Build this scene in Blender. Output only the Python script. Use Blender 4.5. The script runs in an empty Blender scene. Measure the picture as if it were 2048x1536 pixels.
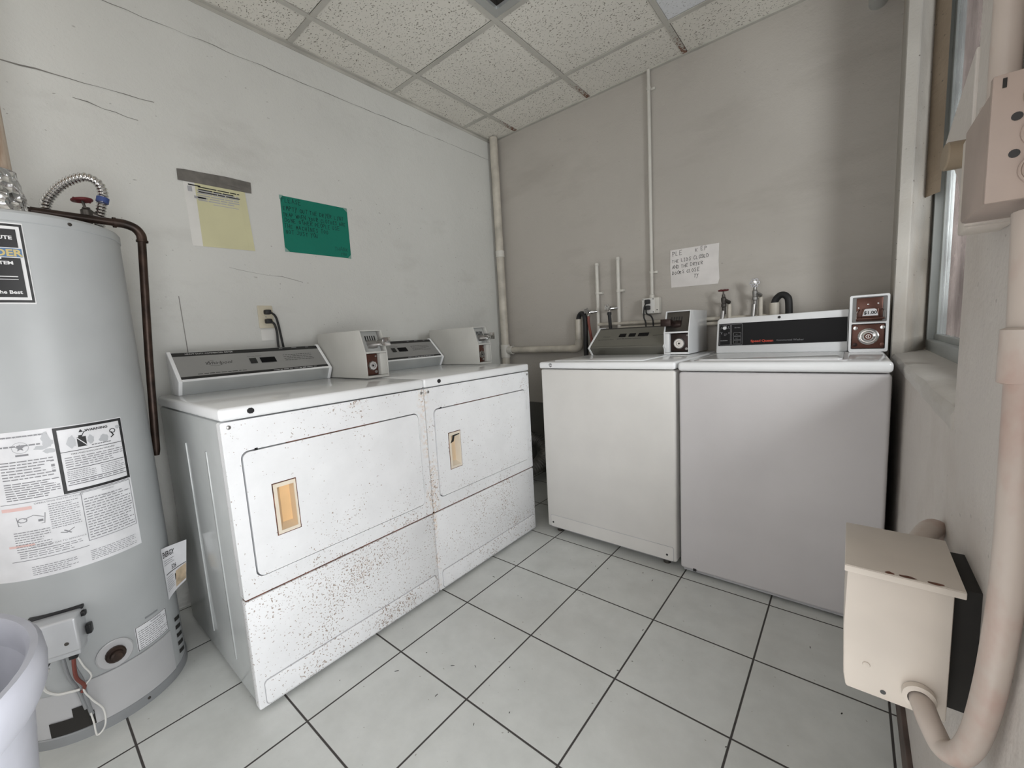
import bpy, bmesh, math, random
from mathutils import Vector, Matrix
R=math.radians; PI=math.pi
scene=bpy.context.scene; COL=scene.collection
rnd=random.Random(7)

# ------------------------------------------------------------------ materials
def newmat(name):
    m=bpy.data.materials.new(name); m.use_nodes=True
    t=m.node_tree; t.nodes.clear()
    o=t.nodes.new('ShaderNodeOutputMaterial'); p=t.nodes.new('ShaderNodeBsdfPrincipled')
    t.links.new(p.outputs[0],o.inputs[0]); return m,t,p,o
def nd(t,typ,ins=None,**props):
    n=t.nodes.new(typ)
    for k,v in props.items(): setattr(n,k,v)
    for k,v in (ins or {}).items():
        if isinstance(v,bpy.types.NodeSocket): t.links.new(v,n.inputs[k])
        else: n.inputs[k].default_value=v
    return n
def mth(t,op,a,b=0.0,c=None):
    n=t.nodes.new('ShaderNodeMath'); n.operation=op
    for i,v in enumerate((a,b) if c is None else (a,b,c)):
        if isinstance(v,bpy.types.NodeSocket): t.links.new(v,n.inputs[i])
        else: n.inputs[i].default_value=v
    return n.outputs[0]
def mix(t,f,a,b):
    n=t.nodes.new('ShaderNodeMix'); n.data_type='RGBA'
    for i,v in ((0,f),(6,a),(7,b)):
        if isinstance(v,bpy.types.NodeSocket): t.links.new(v,n.inputs[i])
        else: n.inputs[i].default_value=(v if i==0 else (*v[:3],1))
    return n.outputs[2]
def ramp(t,x,a,b):
    return nd(t,'ShaderNodeMapRange',{0:x,1:a,2:b,3:0.0,4:1.0},clamp=True).outputs[0]
def coords(t,scale=(1,1,1),loc=(0,0,0),rot=(0,0,0)):
    c=t.nodes.new('ShaderNodeTexCoord')
    return nd(t,'ShaderNodeMapping',{'Vector':c.outputs['Object'],'Scale':scale,'Location':loc,'Rotation':rot}).outputs[0]
def noise(t,v,s,d=2.0,r=.5): return nd(t,'ShaderNodeTexNoise',{'Vector':v,'Scale':s,'Detail':d,'Roughness':r}).outputs[0]
def bump(t,p,h,st=.3,dist=.002):
    b=nd(t,'ShaderNodeBump',{'Height':h,'Strength':st,'Distance':dist}); t.links.new(b.outputs[0],p.inputs['Normal'])
def L(x): return x
MATS={}
def mat(name,col,rough=.5,metal=0.0,var=.06,vs=6,bs=0,bscale=200,spec=.5,**kw):
    if name in MATS: return MATS[name]
    m,t,p,o=newmat(name); v=coords(t)
    n=noise(t,v,vs,3)
    dark=[c*(1-var*2.2) for c in col]; lite=[min(1,c*(1+var)) for c in col]
    c=mix(t,ramp(t,n,.3,.7),dark,lite); t.links.new(c,p.inputs['Base Color'])
    p.inputs['Roughness'].default_value=rough; p.inputs['Metallic'].default_value=metal
    p.inputs['Specular IOR Level'].default_value=spec
    if bs: bump(t,p,noise(t,v,bscale,3),bs,.001)
    MATS[name]=m; return m
def wallmat(name,col,stain,fleck=.5,streak=(1,1,1),bot=None,smudge=.55):
    m,t,p,o=newmat(name); v=coords(t); vs=coords(t,streak)
    a=noise(t,v,1.6,4,.6); c=mix(t,ramp(t,a,.3,.72),[x*.93 for x in col],col)
    s=ramp(t,noise(t,vs,3.2,6,.65),smudge,smudge+.2); c=mix(t,mth(t,'MULTIPLY',s,.45),c,stain)
    # scattered nicks
    d1=ramp(t,noise(t,coords(t,(1,1,1.6)),48,1.5),.725,.75); reg=ramp(t,noise(t,v,2.3,1),.45,.6)
    d=mth(t,'MULTIPLY',mth(t,'MULTIPLY',d1,reg),fleck); c=mix(t,d,c,(.12,.10,.085))
    if bot:
        sep=nd(t,'ShaderNodeSeparateXYZ',{0:v}); z=sep.outputs[2]
        zz=mth(t,'ADD',z,mth(t,'MULTIPLY',noise(t,v,4,5),.5))
        g=ramp(t,zz,bot,bot-.35); g=mth(t,'MULTIPLY',g,ramp(t,noise(t,coords(t,(1,1,4)),9,6,.7),.42,.55)); c=mix(t,g,c,(.045,.042,.04))
    t.links.new(c,p.inputs['Base Color']); p.inputs['Roughness'].default_value=.62
    h=mth(t,'ADD',noise(t,v,7,5,.6),mth(t,'MULTIPLY',noise(t,v,120,2),.12)); bump(t,p,h,.55,.012)
    return m
def rustmat(name,seed,amt=0.0,col=(.85,.86,.875),edge=None):
    m,t,p,o=newmat(name); v=coords(t,loc=(seed*3.1,seed*1.7,seed*2.3)); ob=coords(t)
    sep=nd(t,'ShaderNodeSeparateXYZ',{0:ob})
    lo=noise(t,v,5.5,3,.6); fine=noise(t,nd(t,'ShaderNodeVectorMath',{0:v,1:nd(t,'ShaderNodeVectorMath',{0:nd(t,'ShaderNodeTexNoise',{'Vector':v,'Scale':70.0}).outputs[1],'Scale':.012},operation='SCALE').outputs[0]},operation='ADD').outputs[0],165,1.0)
    zt=nd(t,'ShaderNodeMapRange',{0:sep.outputs[2],1:0.0,2:.75,3:.045,4:-.02}).outputs[0]
    s=mth(t,'ADD',mth(t,'ADD',fine,mth(t,'MULTIPLY',mth(t,'SUBTRACT',lo,.5),.42)),mth(t,'ADD',zt,amt))
    e=None
    if edge:
        e=nd(t,'ShaderNodeMapRange',{0:sep.outputs[0],1:edge[0],2:edge[1],3:1.0,4:0.0},clamp=True).outputs[0]
        e=mth(t,'MULTIPLY',e,ramp(t,noise(t,v,7,2),.38,.6)); s=mth(t,'ADD',s,mth(t,'MULTIPLY',e,.07))
    sp=ramp(t,s,.692,.722)
    c=mix(t,ramp(t,noise(t,v,7,5,.65),.35,.62),[x*.94 for x in col],col)
    st=mth(t,'MULTIPLY',ramp(t,lo,.6,.78),ramp(t,noise(t,v,60,2),.5,.62)); c=mix(t,mth(t,'MULTIPLY',st,.45),c,(.52,.33,.22))
    if e is not None: c=mix(t,mth(t,'MULTIPLY',mth(t,'MULTIPLY',e,ramp(t,noise(t,v,70,2),.44,.62)),.55),c,(.62,.38,.18))
    c=mix(t,mth(t,'MULTIPLY',sp,.8),c,(.24,.16,.11))
    t.links.new(c,p.inputs['Base Color']); p.inputs['Roughness'].default_value=.33
    bump(t,p,noise(t,v,60,2),.06,.001); return m

M={}
M['wall_l']=wallmat('painted plaster, grey white',(.655,.655,.625),(.46,.45,.42),.55,(1,.6,1.3),bot=.35,smudge=.545)
M['wall_b']=wallmat('painted plaster, warm grey',(.475,.445,.405),(.33,.30,.265),.35,(.35,1,1.2),bot=.3,smudge=.52)
M['wall_r']=wallmat('painted plaster, pinkish grey',(.60,.555,.515),(.43,.375,.33),.4,bot=.12,smudge=.52)
M['wall_o']=wallmat('outside stucco, brown',(.30,.245,.225),(.20,.155,.14),.3,(1,1,.3))
M['sill']=wallmat('worn sill plaster',(.60,.575,.54),(.33,.29,.24),.9,(1,.5,1),smudge=.47)
M['reveal']=wallmat('flaking reveal plaster',(.47,.445,.405),(.40,.31,.22),.9,(1,1,.4),smudge=.45)
M['wains']=wallmat('dark wall base',(.13,.125,.115),(.05,.047,.043),.6)
M['putty']=wallmat('crumbling brown putty',(.34,.27,.20),(.20,.15,.10),.9,(1,1,.6),smudge=.45)
M['enamel']=mat('white enamel',(.82,.83,.84),.13,var=.015,bs=.02,bscale=80)
M['enamel_shade']=mat('white enamel, shaded side',(.46,.48,.48),.16,var=.03)  # white enamel darkened in colour for the shaded cabinet sides
M['enamel_w']=mat('warm white enamel',(.67,.655,.63),.32,var=.02,bs=.06,bscale=500)
M['enamel_c']=mat('cool white enamel',(.60,.58,.585),.34,var=.015,bs=.06,bscale=500)
M['almond']=mat('almond metal housing',(.52,.515,.485),.4,var=.03)
M['beige']=mat('yellowed plastic',(.72,.56,.38),.45,var=.06)
M['beige_l']=mat('pale yellowed plastic',(.80,.72,.60),.45,var=.05)
M['orange']=mat('amber handle recess',(.78,.52,.27),.5,var=.08)
M['black']=mat('black plastic',(.012,.012,.013),.35,var=.1)
M['gloss']=mat('black glass panel',(.003,.003,.004),.3,var=.1,spec=.15)
M['rubber']=mat('black rubber',(.018,.018,.019),.6,var=.2)
M['dark']=mat('dark gap',(.02,.018,.016),.8,var=.2)
M['panel_g']=mat('brushed grey panel',(.33,.33,.325),.38,.35,var=.03)
M['panel_d']=mat('brushed olive grey panel',(.20,.195,.17),.35,.4,var=.03)
M['alu']=mat('brushed aluminium trim',(.60,.62,.62),.33,.7,var=.04)
M['alu_w']=mat('window aluminium',(.44,.47,.465),.4,.35,var=.05)
M['chrome']=mat('polished chrome',(.72,.71,.70),.16,1.0,var=.05)
M['steel']=mat('dull steel',(.38,.37,.36),.38,.9,var=.1)
M['dsteel']=mat('dark tarnished steel',(.12,.11,.10),.4,.8,var=.2)
M['brown']=mat('brown coin plate',(.12,.052,.038),.32,.5,var=.15)
M['dbrown']=mat('dark brown coin plate',(.034,.019,.016),.32,.5,var=.2)
M['tank']=mat('silver grey tank paint',(.43,.445,.45),.40,.0,var=.03,bs=.03,bscale=700,spec=.4)
M['tank_d']=mat('grey base ring',(.30,.31,.32),.45,.2,var=.06)
M['tank_l']=mat('light grey cover',(.53,.53,.54),.4,.15,var=.04)
M['valve']=mat('pale grey valve casing',(.60,.61,.63),.33,.3,var=.04)
M['label']=mat('label paper',(.78,.78,.80),.5,var=.04,vs=18)
M['label_g']=mat('scuffed label patch',(.50,.51,.53),.5,var=.05)
M['ink']=mat('black ink',(.015,.015,.016),.5,var=.1)
M['ink_g']=mat('grey print',(.26,.26,.275),.6,var=.1)
M['ink_l']=mat('pale grey print and groove shade',(.45,.45,.47),.6,var=.1)
M['ink_w']=mat('white print',(.75,.75,.75),.5,var=.03)
M['crack']=mat('plaster crack',(.25,.24,.22),.8,var=.2)
M['ink_r']=mat('red print',(.62,.06,.03),.5,var=.05)
M['pink']=mat('faded red print',(.80,.55,.52),.6,var=.06)
M['ink_b']=mat('blue print',(.10,.20,.36),.5,var=.1)
M['gold']=mat('gold print',(.62,.50,.20),.4,var=.1)
M['green']=mat('green card',(.0,.175,.12),.6,var=.03)
M['ink_gr']=mat('dark marker on green',(.002,.045,.04),.6,var=.1)
M['yellow']=mat('pale yellow paper',(.62,.595,.375),.65,var=.03)
M['paper']=mat('white paper',(.74,.73,.70),.65,var=.04)
M['paper_o']=mat('grubby white paper',(.74,.71,.69),.65,var=.05,vs=9)
M['tagpaper']=mat('browned tag paper',(.62,.49,.34),.6,var=.15,vs=30)
M['tape']=mat('grey duct tape',(.19,.18,.165),.32,.25,var=.12,vs=25,bs=.2,bscale=60)
M['clear']=mat('clear tape',(.25,.40,.35),.2,var=.1)
M['pvc']=mat('grimy cream pipe',(.56,.52,.45),.45,var=.13,vs=9)
M['pvc_w']=mat('cream painted pipe',(.64,.62,.57),.42,var=.06)
M['conduit_p']=None
M['box_p']=mat('pinkish painted box',(.385,.305,.262),.45,var=.1,vs=8,bs=.12,bscale=150)
M['box_l']=mat('cream painted box',(.64,.575,.51),.42,var=.05,vs=7,bs=.08,bscale=90)
M['nipple']=mat('brown painted metal',(.30,.235,.165),.5,var=.1)
M['iron']=mat('rusty dark iron pipe',(.05,.03,.022),.42,.5,var=.3,vs=20)
M['rust']=mat('rust',(.16,.06,.035),.7,var=.3,vs=40)
M['red']=mat('red handle paint',(.13,.015,.018),.45,var=.2)
M['dred']=mat('dull red rubber',(.22,.055,.04),.5,var=.15)
M['ivory']=mat('ivory outlet plastic',(.60,.55,.43),.4,var=.04)
M['grid']=mat('ceiling grid metal',(.50,.485,.44),.5,var=.09,vs=5)
M['bin']=mat('pale grey bin plastic',(.33,.335,.375),.38,var=.05,vs=11,bs=.05,bscale=90)
M['wire_w']=mat('white wire',(.72,.71,.68),.5,var=.05)
M['bluetape']=mat('blue tape',(.04,.07,.22),.5,var=.1)
M['wood']=mat('dark baseboard',(.10,.07,.058),.6,var=.25,vs=12)
M['rust1']=rustmat('rust-specked white enamel',1,.0,edge=(.722,.672))
M['rust1b']=rustmat('rust-specked white enamel, lower',2,.035,edge=(.722,.70))
M['rust2']=rustmat('rust-specked white enamel, second',3,-.012,edge=(0.0,.05))
M['rust2b']=rustmat('rust-specked white enamel, second lower',4,.018,edge=(0.0,.02))
def special():
    # floor tiles
    m,t,p,o=newmat('glazed grey floor tile'); v=coords(t); sep=nd(t,'ShaderNodeSeparateXYZ',{0:v}); s=.333
    def g(sock,off):
        f=mth(t,'FRACT',mth(t,'DIVIDE',mth(t,'SUBTRACT',sock,off-s*30),s)); return mth(t,'MULTIPLY',mth(t,'SUBTRACT',.5,mth(t,'ABSOLUTE',mth(t,'SUBTRACT',f,.5))),s)
    d=mth(t,'MINIMUM',g(sep.outputs[0],1.0213),g(sep.outputs[1],-.8737)); k=ramp(t,d,.0022,.0034)
    n=noise(t,v,9,6,.62); n2=noise(t,v,1.7,3)
    c=mix(t,ramp(t,n,.3,.7),(.555,.57,.55),(.645,.66,.64)); c=mix(t,mth(t,'MULTIPLY',ramp(t,n2,.5,.75),.35),c,(.50,.49,.455))
    sp=ramp(t,noise(t,v,75,1),.765,.79); c=mix(t,mth(t,'MULTIPLY',sp,.6),c,(.2,.18,.15))
    c=mix(t,k,(.055,.05,.047),c); t.links.new(c,p.inputs['Base Color'])
    t.links.new(mix(t,k,(.9,.9,.9),(.30,.30,.30)),p.inputs['Roughness'])
    rip=noise(t,v,26,6,.6); h=mth(t,'ADD',mth(t,'MULTIPLY',k,1.0),mth(t,'MULTIPLY',rip,.35)); bump(t,p,h,.5,.003); M['floor']=m
    # ceiling tile
    for nm,base in (('ceil',(.76,.735,.67)),('ceil2',(.74,.755,.78))):
        m,t,p,o=newmat('fissured ceiling tile '+nm); v=coords(t)
        w=noise(t,v,30,2); vv=nd(t,'ShaderNodeVectorMath',{0:v,1:nd(t,'ShaderNodeVectorMath',{0:w,'Scale':.008},operation='SCALE').outputs[0]},operation='ADD').outputs[0]
        a=noise(t,nd(t,'ShaderNodeMapping',{'Vector':vv,'Scale':(1,1.5,1)}).outputs[0],105,1.0)
        pit=ramp(t,a,.635,.685); c=mix(t,ramp(t,noise(t,v,2.2,3),.3,.7),[x*.93 for x in base],base)
        c=mix(t,mth(t,'MULTIPLY',pit,.9 if nm=='ceil' else .35),c,(.20,.175,.14)); t.links.new(c,p.inputs['Base Color']); p.inputs['Roughness'].default_value=.9
        bump(t,p,mth(t,'SUBTRACT',1.0,pit),.6,.003); M[nm]=m
    # window glass: dusty pane
    m,t,p,o=newmat('dusty window glass'); v=coords(t); t.nodes.remove(p)
    vv=coords(t,(1,1,.22)); n=noise(t,vv,22,5,.6)
    dc=mix(t,ramp(t,n,.35,.65),(.13,.105,.10),(.27,.235,.225)); chips=ramp(t,noise(t,coords(t,(1,1,.6)),60,2),.69,.74); dc=mix(t,mth(t,'MULTIPLY',chips,.6),dc,(.6,.55,.48))
    tr=nd(t,'ShaderNodeBsdfTransparent',{0:(.95,.96,.96,1)}); df=nd(t,'ShaderNodeBsdfDiffuse',{0:dc})
    f=nd(t,'ShaderNodeMapRange',{0:noise(t,v,4,5),1:.3,2:.75,3:.62,4:.80}).outputs[0]
    b=nd(t,'ShaderNodeMixShader',{0:f,1:tr.outputs[0],2:df.outputs[0]}); t.links.new(b.outputs[0],o.inputs[0]); M['glass']=m
    # foil
    m,t,p,o=newmat('crumpled foil'); v=coords(t); p.inputs['Base Color'].default_value=(.75,.75,.76,1); p.inputs['Metallic'].default_value=1; p.inputs['Roughness'].default_value=.18
    vo=nd(t,'ShaderNodeTexVoronoi',{'Vector':v,'Scale':38.0}); bump(t,p,vo.outputs[0],1.0,.02); M['foil']=m
    m,t,p,o=newmat('pinkish painted conduit'); v=coords(t); n=noise(t,coords(t,(1,1,.5)),13,5,.6); c=mix(t,ramp(t,noise(t,v,6,3),.3,.7),(.44,.37,.325),(.52,.455,.405))
    c=mix(t,mth(t,'MULTIPLY',ramp(t,n,.50,.66),.7),c,(.40,.255,.21)); t.links.new(c,p.inputs['Base Color']); p.inputs['Roughness'].default_value=.42; M['conduit_p']=m
    # flue
    m,t,p,o=newmat('rust-streaked flue'); v=coords(t,(1,1,.16)); n=noise(t,v,26,5,.6)
    c=mix(t,ramp(t,n,.36,.6),(.30,.17,.10),(.60,.50,.40)); t.links.new(c,p.inputs['Base Color']); p.inputs['Roughness'].default_value=.55; M['flue']=m
    # rust-stained ceiling bar
    m,t,p,o=newmat('rust-stained ceiling bar'); v=coords(t); sep=nd(t,'ShaderNodeSeparateXYZ',{0:v})
    f=nd(t,'ShaderNodeMapRange',{0:sep.outputs[1],1:-.30,2:-.02,3:0.0,4:1.0},clamp=True).outputs[0]
    k=ramp(t,mth(t,'ADD',noise(t,v,60,4,.7),mth(t,'MULTIPLY',f,.26)),.64,.74)
    c=mix(t,k,(.50,.485,.44),(.17,.08,.05)); t.links.new(c,p.inputs['Base Color']); p.inputs['Roughness'].default_value=.6; M['bar_r']=m
special()

# ------------------------------------------------------------------ mesh building
class MB:
    def __init__(s): s.v=[]; s.f=[]
    def add(s,vs,fs):
        o=len(s.v); s.v+= [tuple(p) for p in vs]; s.f+=[tuple(i+o for i in f) for f in fs]; return s
    def bm(s,b):
        b.verts.ensure_lookup_table(); b.verts.index_update()
        s.add([v.co[:] for v in b.verts],[[v.index for v in f.verts] for f in b.faces]); b.free(); return s
    def box(s,x0,x1,y0,y1,z0,z1,bev=0,seg=2):
        b=bmesh.new(); vs=[b.verts.new((x,y,z)) for z in (z0,z1) for y in (y0,y1) for x in (x0,x1)]
        for f in ((0,2,3,1),(4,5,7,6),(0,1,5,4),(2,6,7,3),(0,4,6,2),(1,3,7,5)): b.faces.new([vs[i] for i in f])
        if bev: bmesh.ops.bevel(b,geom=b.edges[:],offset=bev,segments=seg,affect='EDGES',profile=.5)
        return s.bm(b)
    def prism(s,poly,ax,a,b_,bev=0,seg=2):
        b=bmesh.new()
        def P(p,h): return {'x':(h,p[0],p[1]),'y':(p[0],h,p[1]),'z':(p[0],p[1],h)}[ax]
        A=[b.verts.new(P(p,a)) for p in poly]; B=[b.verts.new(P(p,b_)) for p in poly]; n=len(poly)
        b.faces.new(A); b.faces.new(B[::-1])
        for i in range(n): b.faces.new((A[i],B[i],B[(i+1)%n],A[(i+1)%n]))
        bmesh.ops.recalc_face_normals(b,faces=b.faces[:])
        if bev: bmesh.ops.bevel(b,geom=b.edges[:],offset=bev,segments=seg,affect='EDGES',profile=.5)
        return s.bm(b)
    def plate(s,outer,holes,ax,a,b_):
        """flat plate with holes, extruded along ax from a to b_"""
        def P(p,h): return {'x':(h,p[0],p[1]),'y':(p[0],h,p[1]),'z':(p[0],p[1],h)}[ax]
        b=bmesh.new(); loops=[outer]+holes; A=[];B=[]
        for h,store in ((a,A),(b_,B)):
            es=[]
            for lp in loops:
                vs=[b.verts.new(P(p,h)) for p in lp]; store.append(vs)
                for i in range(len(vs)): es.append(b.edges.new((vs[i],vs[(i+1)%len(vs)])))
            bmesh.ops.triangle_fill(b,use_beauty=True,edges=es)
        for va,vb in zip(A,B):
            for i in range(len(va)):
                j=(i+1)%len(va); b.faces.new((va[i],va[j],vb[j],vb[i]))
        bmesh.ops.recalc_face_normals(b,faces=b.faces[:]); return s.bm(b)
    def tube(s,path,r,n=12,caps=True,radii=None):
        P=[Vector(p) for p in path]; k=len(P); rs=radii or [r]*k
        T=[]
        for i in range(k):
            d=(P[min(i+1,k-1)]-P[max(i-1,0)]); T.append(d.normalized())
        u=T[0].orthogonal().normalized(); vs=[]
        for i in range(k):
            u=(u-T[i]*u.dot(T[i])).normalized(); w=T[i].cross(u)
            for j in range(n):
                a=2*PI*j/n; vs.append(P[i]+(u*math.cos(a)+w*math.sin(a))*rs[i])
        fs=[(i*n+j,i*n+(j+1)%n,(i+1)*n+(j+1)%n,(i+1)*n+j) for i in range(k-1) for j in range(n)]
        if caps: fs+=[tuple(range(n))[::-1],tuple((k-1)*n+j for j in range(n))]
        return s.add(vs,fs)
    def cyl(s,a,b,r,n=20,r2=None): return s.tube([a,b],r,n,True,[r,r if r2 is None else r2])
    def lathe(s,prof,c,axis=(0,0,1),n=32,closed=False):
        ax=Vector(axis).normalized(); u=ax.orthogonal().normalized(); w=ax.cross(u); c=Vector(c); vs=[]
        for r,h in prof:
            for j in range(n):
                a=2*PI*j/n; vs.append(c+ax*h+(u*math.cos(a)+w*math.sin(a))*r)
        k=len(prof); fs=[(i*n+j,i*n+(j+1)%n,(i+1)*n+(j+1)%n,(i+1)*n+j) for i in range(k-1) for j in range(n)]
        if closed: fs+=[((k-1)*n+j,(k-1)*n+(j+1)%n,(j+1)%n,j) for j in range(n)]
        return s.add(vs,fs)
    def quad2(s,q,fn,sub=1):
        """2-D quad through a mapping, subdivided along u"""
        vs=[];fs=[]
        for i in range(sub+1):
            k=i/sub
            for a,b in ((q[0],q[1]),(q[3],q[2])): vs.append(fn(a[0]+(b[0]-a[0])*k,a[1]+(b[1]-a[1])*k))
        for i in range(sub): fs.append((2*i,2*i+2,2*i+3,2*i+1))
        return s.add(vs,fs)
    def rect(s,u0,u1,v0,v1,fn,sub=1): return s.quad2([(u0,v0),(u1,v0),(u1,v1),(u0,v1)],fn,sub)
    def frame(s,u0,u1,v0,v1,w,fn,sub=8):
        s.rect(u0,u1,v0,v0+w,fn,sub);s.rect(u0,u1,v1-w,v1,fn,sub);s.rect(u0,u0+w,v0+w,v1-w,fn);s.rect(u1-w,u1,v0+w,v1-w,fn); return s
    def print_lines(s,u0,u1,v0,v1,n,fn,fill=.5,gap=.12,word=.09,seed=1):
        g=random.Random(seed); h=(v1-v0)/n
        for i in range(n):
            y=v0+h*(i+.5); x=u0; end=u1-(u1-u0)*(g.random()*.25 if g.random()<.35 else 0)
            while x<end:
                w=min((u1-u0)*word*(.5+g.random()),end-x); s.rect(x,x+w,y-h*fill/2,y+h*fill/2,fn); x+=w+(u1-u0)*gap*.15*(1+g.random()*.5)
        return s
    def text(s,body,u,v,size,fn,align='LEFT',sx=1.0,shear=0.0,bold=0.0,space=1.0):
        c=bpy.data.curves.new('lettering','FONT'); c.body=body; c.size=size; c.align_x=align; c.shear=shear; c.offset=bold; c.space_character=space; c.resolution_u=3
        o=bpy.data.objects.new('lettering',c); COL.objects.link(o); dg=bpy.context.evaluated_depsgraph_get(); dg.update()
        me=bpy.data.meshes.new_from_object(o.evaluated_get(dg)); 
        s.add([fn(u+p.co.x*sx,v+p.co.y) for p in me.vertices],[tuple(p.vertices) for p in me.polygons])
        bpy.data.objects.remove(o); bpy.data.curves.remove(c); bpy.data.meshes.remove(me); return s
    def stroke(s,pts,w,fn):
        for (a,b),(c,d) in zip(pts[:-1],pts[1:]):
            dx,dy=c-a,d-b; l=math.hypot(dx,dy) or 1; ex,ey=dx/l*w*.4,dy/l*w*.4; nx,ny=-dy/l*w/2,dx/l*w/2
            s.add([fn(a-ex-nx,b-ey-ny),fn(c+ex-nx,d+ey-ny),fn(c+ex+nx,d+ey+ny),fn(a-ex+nx,b-ey+ny)],[(0,1,2,3)])
        return s
    def hand(s,body,u,v,h,w,fn,seed=3,slope=0.0,cw=.62):
        g=random.Random(seed); x=u
        for ch in body:
            if ch==' ': x+=h*.55; continue
            hh=h*(.85+.3*g.random()); dy=(g.random()-.5)*h*.14; sl=(g.random()-.3)*.18
            for st in HAND.get(ch,[]):
                s.stroke([(x+(a*1.0+b*sl)*hh*cw/.6+(g.random()-.5)*h*.05,v+(x-u)*slope+dy+b*hh+(g.random()-.5)*h*.06) for a,b in st],w,fn)
            x+=h*(cw+.22)*(.9+.2*g.random())
        return s
HAND={'A':[[(0,0),(.3,1),(.6,0)],[(.12,.4),(.5,.4)]],'B':[[(0,0),(0,1),(.45,.85),(.4,.6),(0,.5),(.5,.35),(.45,.1),(0,0)]],'C':[[(.55,.85),(.3,1),(.05,.65),(.08,.25),(.3,0),(.58,.15)]],
'D':[[(0,0),(0,1),(.4,.85),(.55,.5),(.4,.1),(0,0)]],'E':[[(.5,1),(0,1),(0,0),(.5,0)],[(0,.5),(.42,.52)]],'F':[[(.5,1),(0,1),(0,0)],[(0,.5),(.4,.5)]],'H':[[(0,0),(0,1)],[(.5,0),(.5,1)],[(0,.5),(.5,.5)]],
'I':[[(.1,1),(.4,1)],[(.25,1),(.25,0)],[(.1,0),(.4,0)]],'J':[[(.4,1),(.4,.15),(.2,0),(0,.2)]],'K':[[(0,0),(0,1)],[(.5,1),(0,.45),(.5,0)]],'L':[[(0,1),(0,0),(.48,0)]],'M':[[(0,0),(.08,1),(.3,.4),(.52,1),(.6,0)]],
'N':[[(0,0),(0,1),(.5,0),(.5,1)]],'O':[[(.3,1),(.05,.7),(.05,.3),(.3,0),(.55,.3),(.55,.7),(.3,1)]],'P':[[(0,0),(0,1),(.45,.9),(.45,.6),(0,.48)]],'R':[[(0,0),(0,1),(.45,.9),(.45,.62),(0,.5),(.5,0)]],
'S':[[(.5,.88),(.25,1),(.05,.78),(.45,.35),(.3,0),(0,.12)]],'T':[[(0,1),(.55,1)],[(.28,1),(.25,0)]],'U':[[(0,1),(.03,.2),(.25,0),(.48,.2),(.5,1)]],'W':[[(0,1),(.14,0),(.3,.6),(.46,0),(.6,1)]],
'Y':[[(0,1),(.27,.5),(.5,1)],[(.27,.5),(.1,-.3)]],'!':[[(.2,1),(.2,.3)],[(.2,.08),(.2,0)]]}
def bez(pts,n=8):
    """Catmull-Rom through points"""
    P=[Vector(p) for p in pts]; out=[]
    for i in range(len(P)-1):
        p0=P[max(i-1,0)];p1=P[i];p2=P[i+1];p3=P[min(i+2,len(P)-1)]
        for k in range(n):
            t=k/n; out.append(.5*((2*p1)+(p2-p0)*t+(2*p0-5*p1+4*p2-p3)*t*t+(3*p1-p0-3*p2+p3)*t**3))
    return out+[P[-1]]
def rr(x0,x1,z0,z1,r,n=6):
    o=[]
    for cx,cz,a in ((x1-r,z1-r,0),(x0+r,z1-r,90),(x0+r,z0+r,180),(x1-r,z0+r,270)):
        for k in range(n+1): t=R(a+90*k/n); o.append((cx+r*math.cos(t),cz+r*math.sin(t)))
    return o
def circ(cx,cz,r,n=24): return [(cx+r*math.cos(2*PI*k/n),cz+r*math.sin(2*PI*k/n)) for k in range(n)]
ROOT={}
def obj(name,mb,m,parent=None,label=None,smooth=True,off=None):
    me=bpy.data.meshes.new(name); off=off if off is not None else (ROOT.get(parent.name,(0,0,0)) if parent else (0,0,0))
    me.from_pydata([(p[0]-off[0],p[1]-off[1],p[2]-off[2]) for p in mb.v],[],mb.f); me.update()
    b=bmesh.new(); b.from_mesh(me); bmesh.ops.recalc_face_normals(b,faces=b.faces[:]) if len(me.polygons)<20000 else None; b.to_mesh(me); b.free()
    for k in (m if isinstance(m,list) else [m]): me.materials.append(k)
    if smooth:
        me.polygons.foreach_set('use_smooth',[True]*len(me.polygons)); me.set_sharp_from_angle(angle=R(32))
    o=bpy.data.objects.new(name,me); COL.objects.link(o)
    if parent: o.parent=parent; ROOT[o.name]=off
    if label: o['label']=label
    return o
def thing(name,label,cat,loc=(0,0,0),rotz=0,group=None,world=True):
    """Empty at the base; parts given in world coordinates unless world=False"""
    o=bpy.data.objects.new(name,None); COL.objects.link(o); o.location=loc; o.rotation_euler=(0,0,rotz); o.empty_display_size=.1
    o['label']=label; o['category']=cat
    if group: o['group']=group
    ROOT[o.name]=loc if world else (0,0,0); return o
def tag(o,label,cat,group=None):
    o['label']=label; o['category']=cat
    if group: o['group']=group
    return o
def struct(name,mb,m,parent=None,smooth=False):
    o=obj(name,mb,m,parent,None,smooth)
    o['kind']='structure'; return o
def solo(name,mb,m,label,cat,group=None,base=None):
    """a thing that is one mesh, origin at its base"""
    xs=[p[0] for p in mb.v];ys=[p[1] for p in mb.v];zs=[p[2] for p in mb.v]
    b=base or ((min(xs)+max(xs))/2,(min(ys)+max(ys))/2,min(zs))
    o=obj(name,mb,m,None,None,True,b); o.location=b; return tag(o,label,cat,group)

# ------------------------------------------------------------------ room shell
XR=2.376; H=2.62; YF=-3.7; T=.6096; GX=.2479; GY=-.3222
struct('floor',MB().box(-.15,3.2,YF-.15,.15,-.1,0),M['floor'])
wl=struct('wall_left',MB().box(-.15,0,YF-.15,.15,0,H+.3),M['wall_l'])
struct('wall_back',MB().box(0,2.62,0,.15,0,H+.3),M['wall_b'])
struct('wall_front',MB().box(0,.75,YF-.15,YF,0,H+.3).box(.75,2.62,YF-.15,YF,2.1,H+.3).box(2.3,2.62,YF-.15,YF,0,2.1),M['wall_r'])
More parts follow.
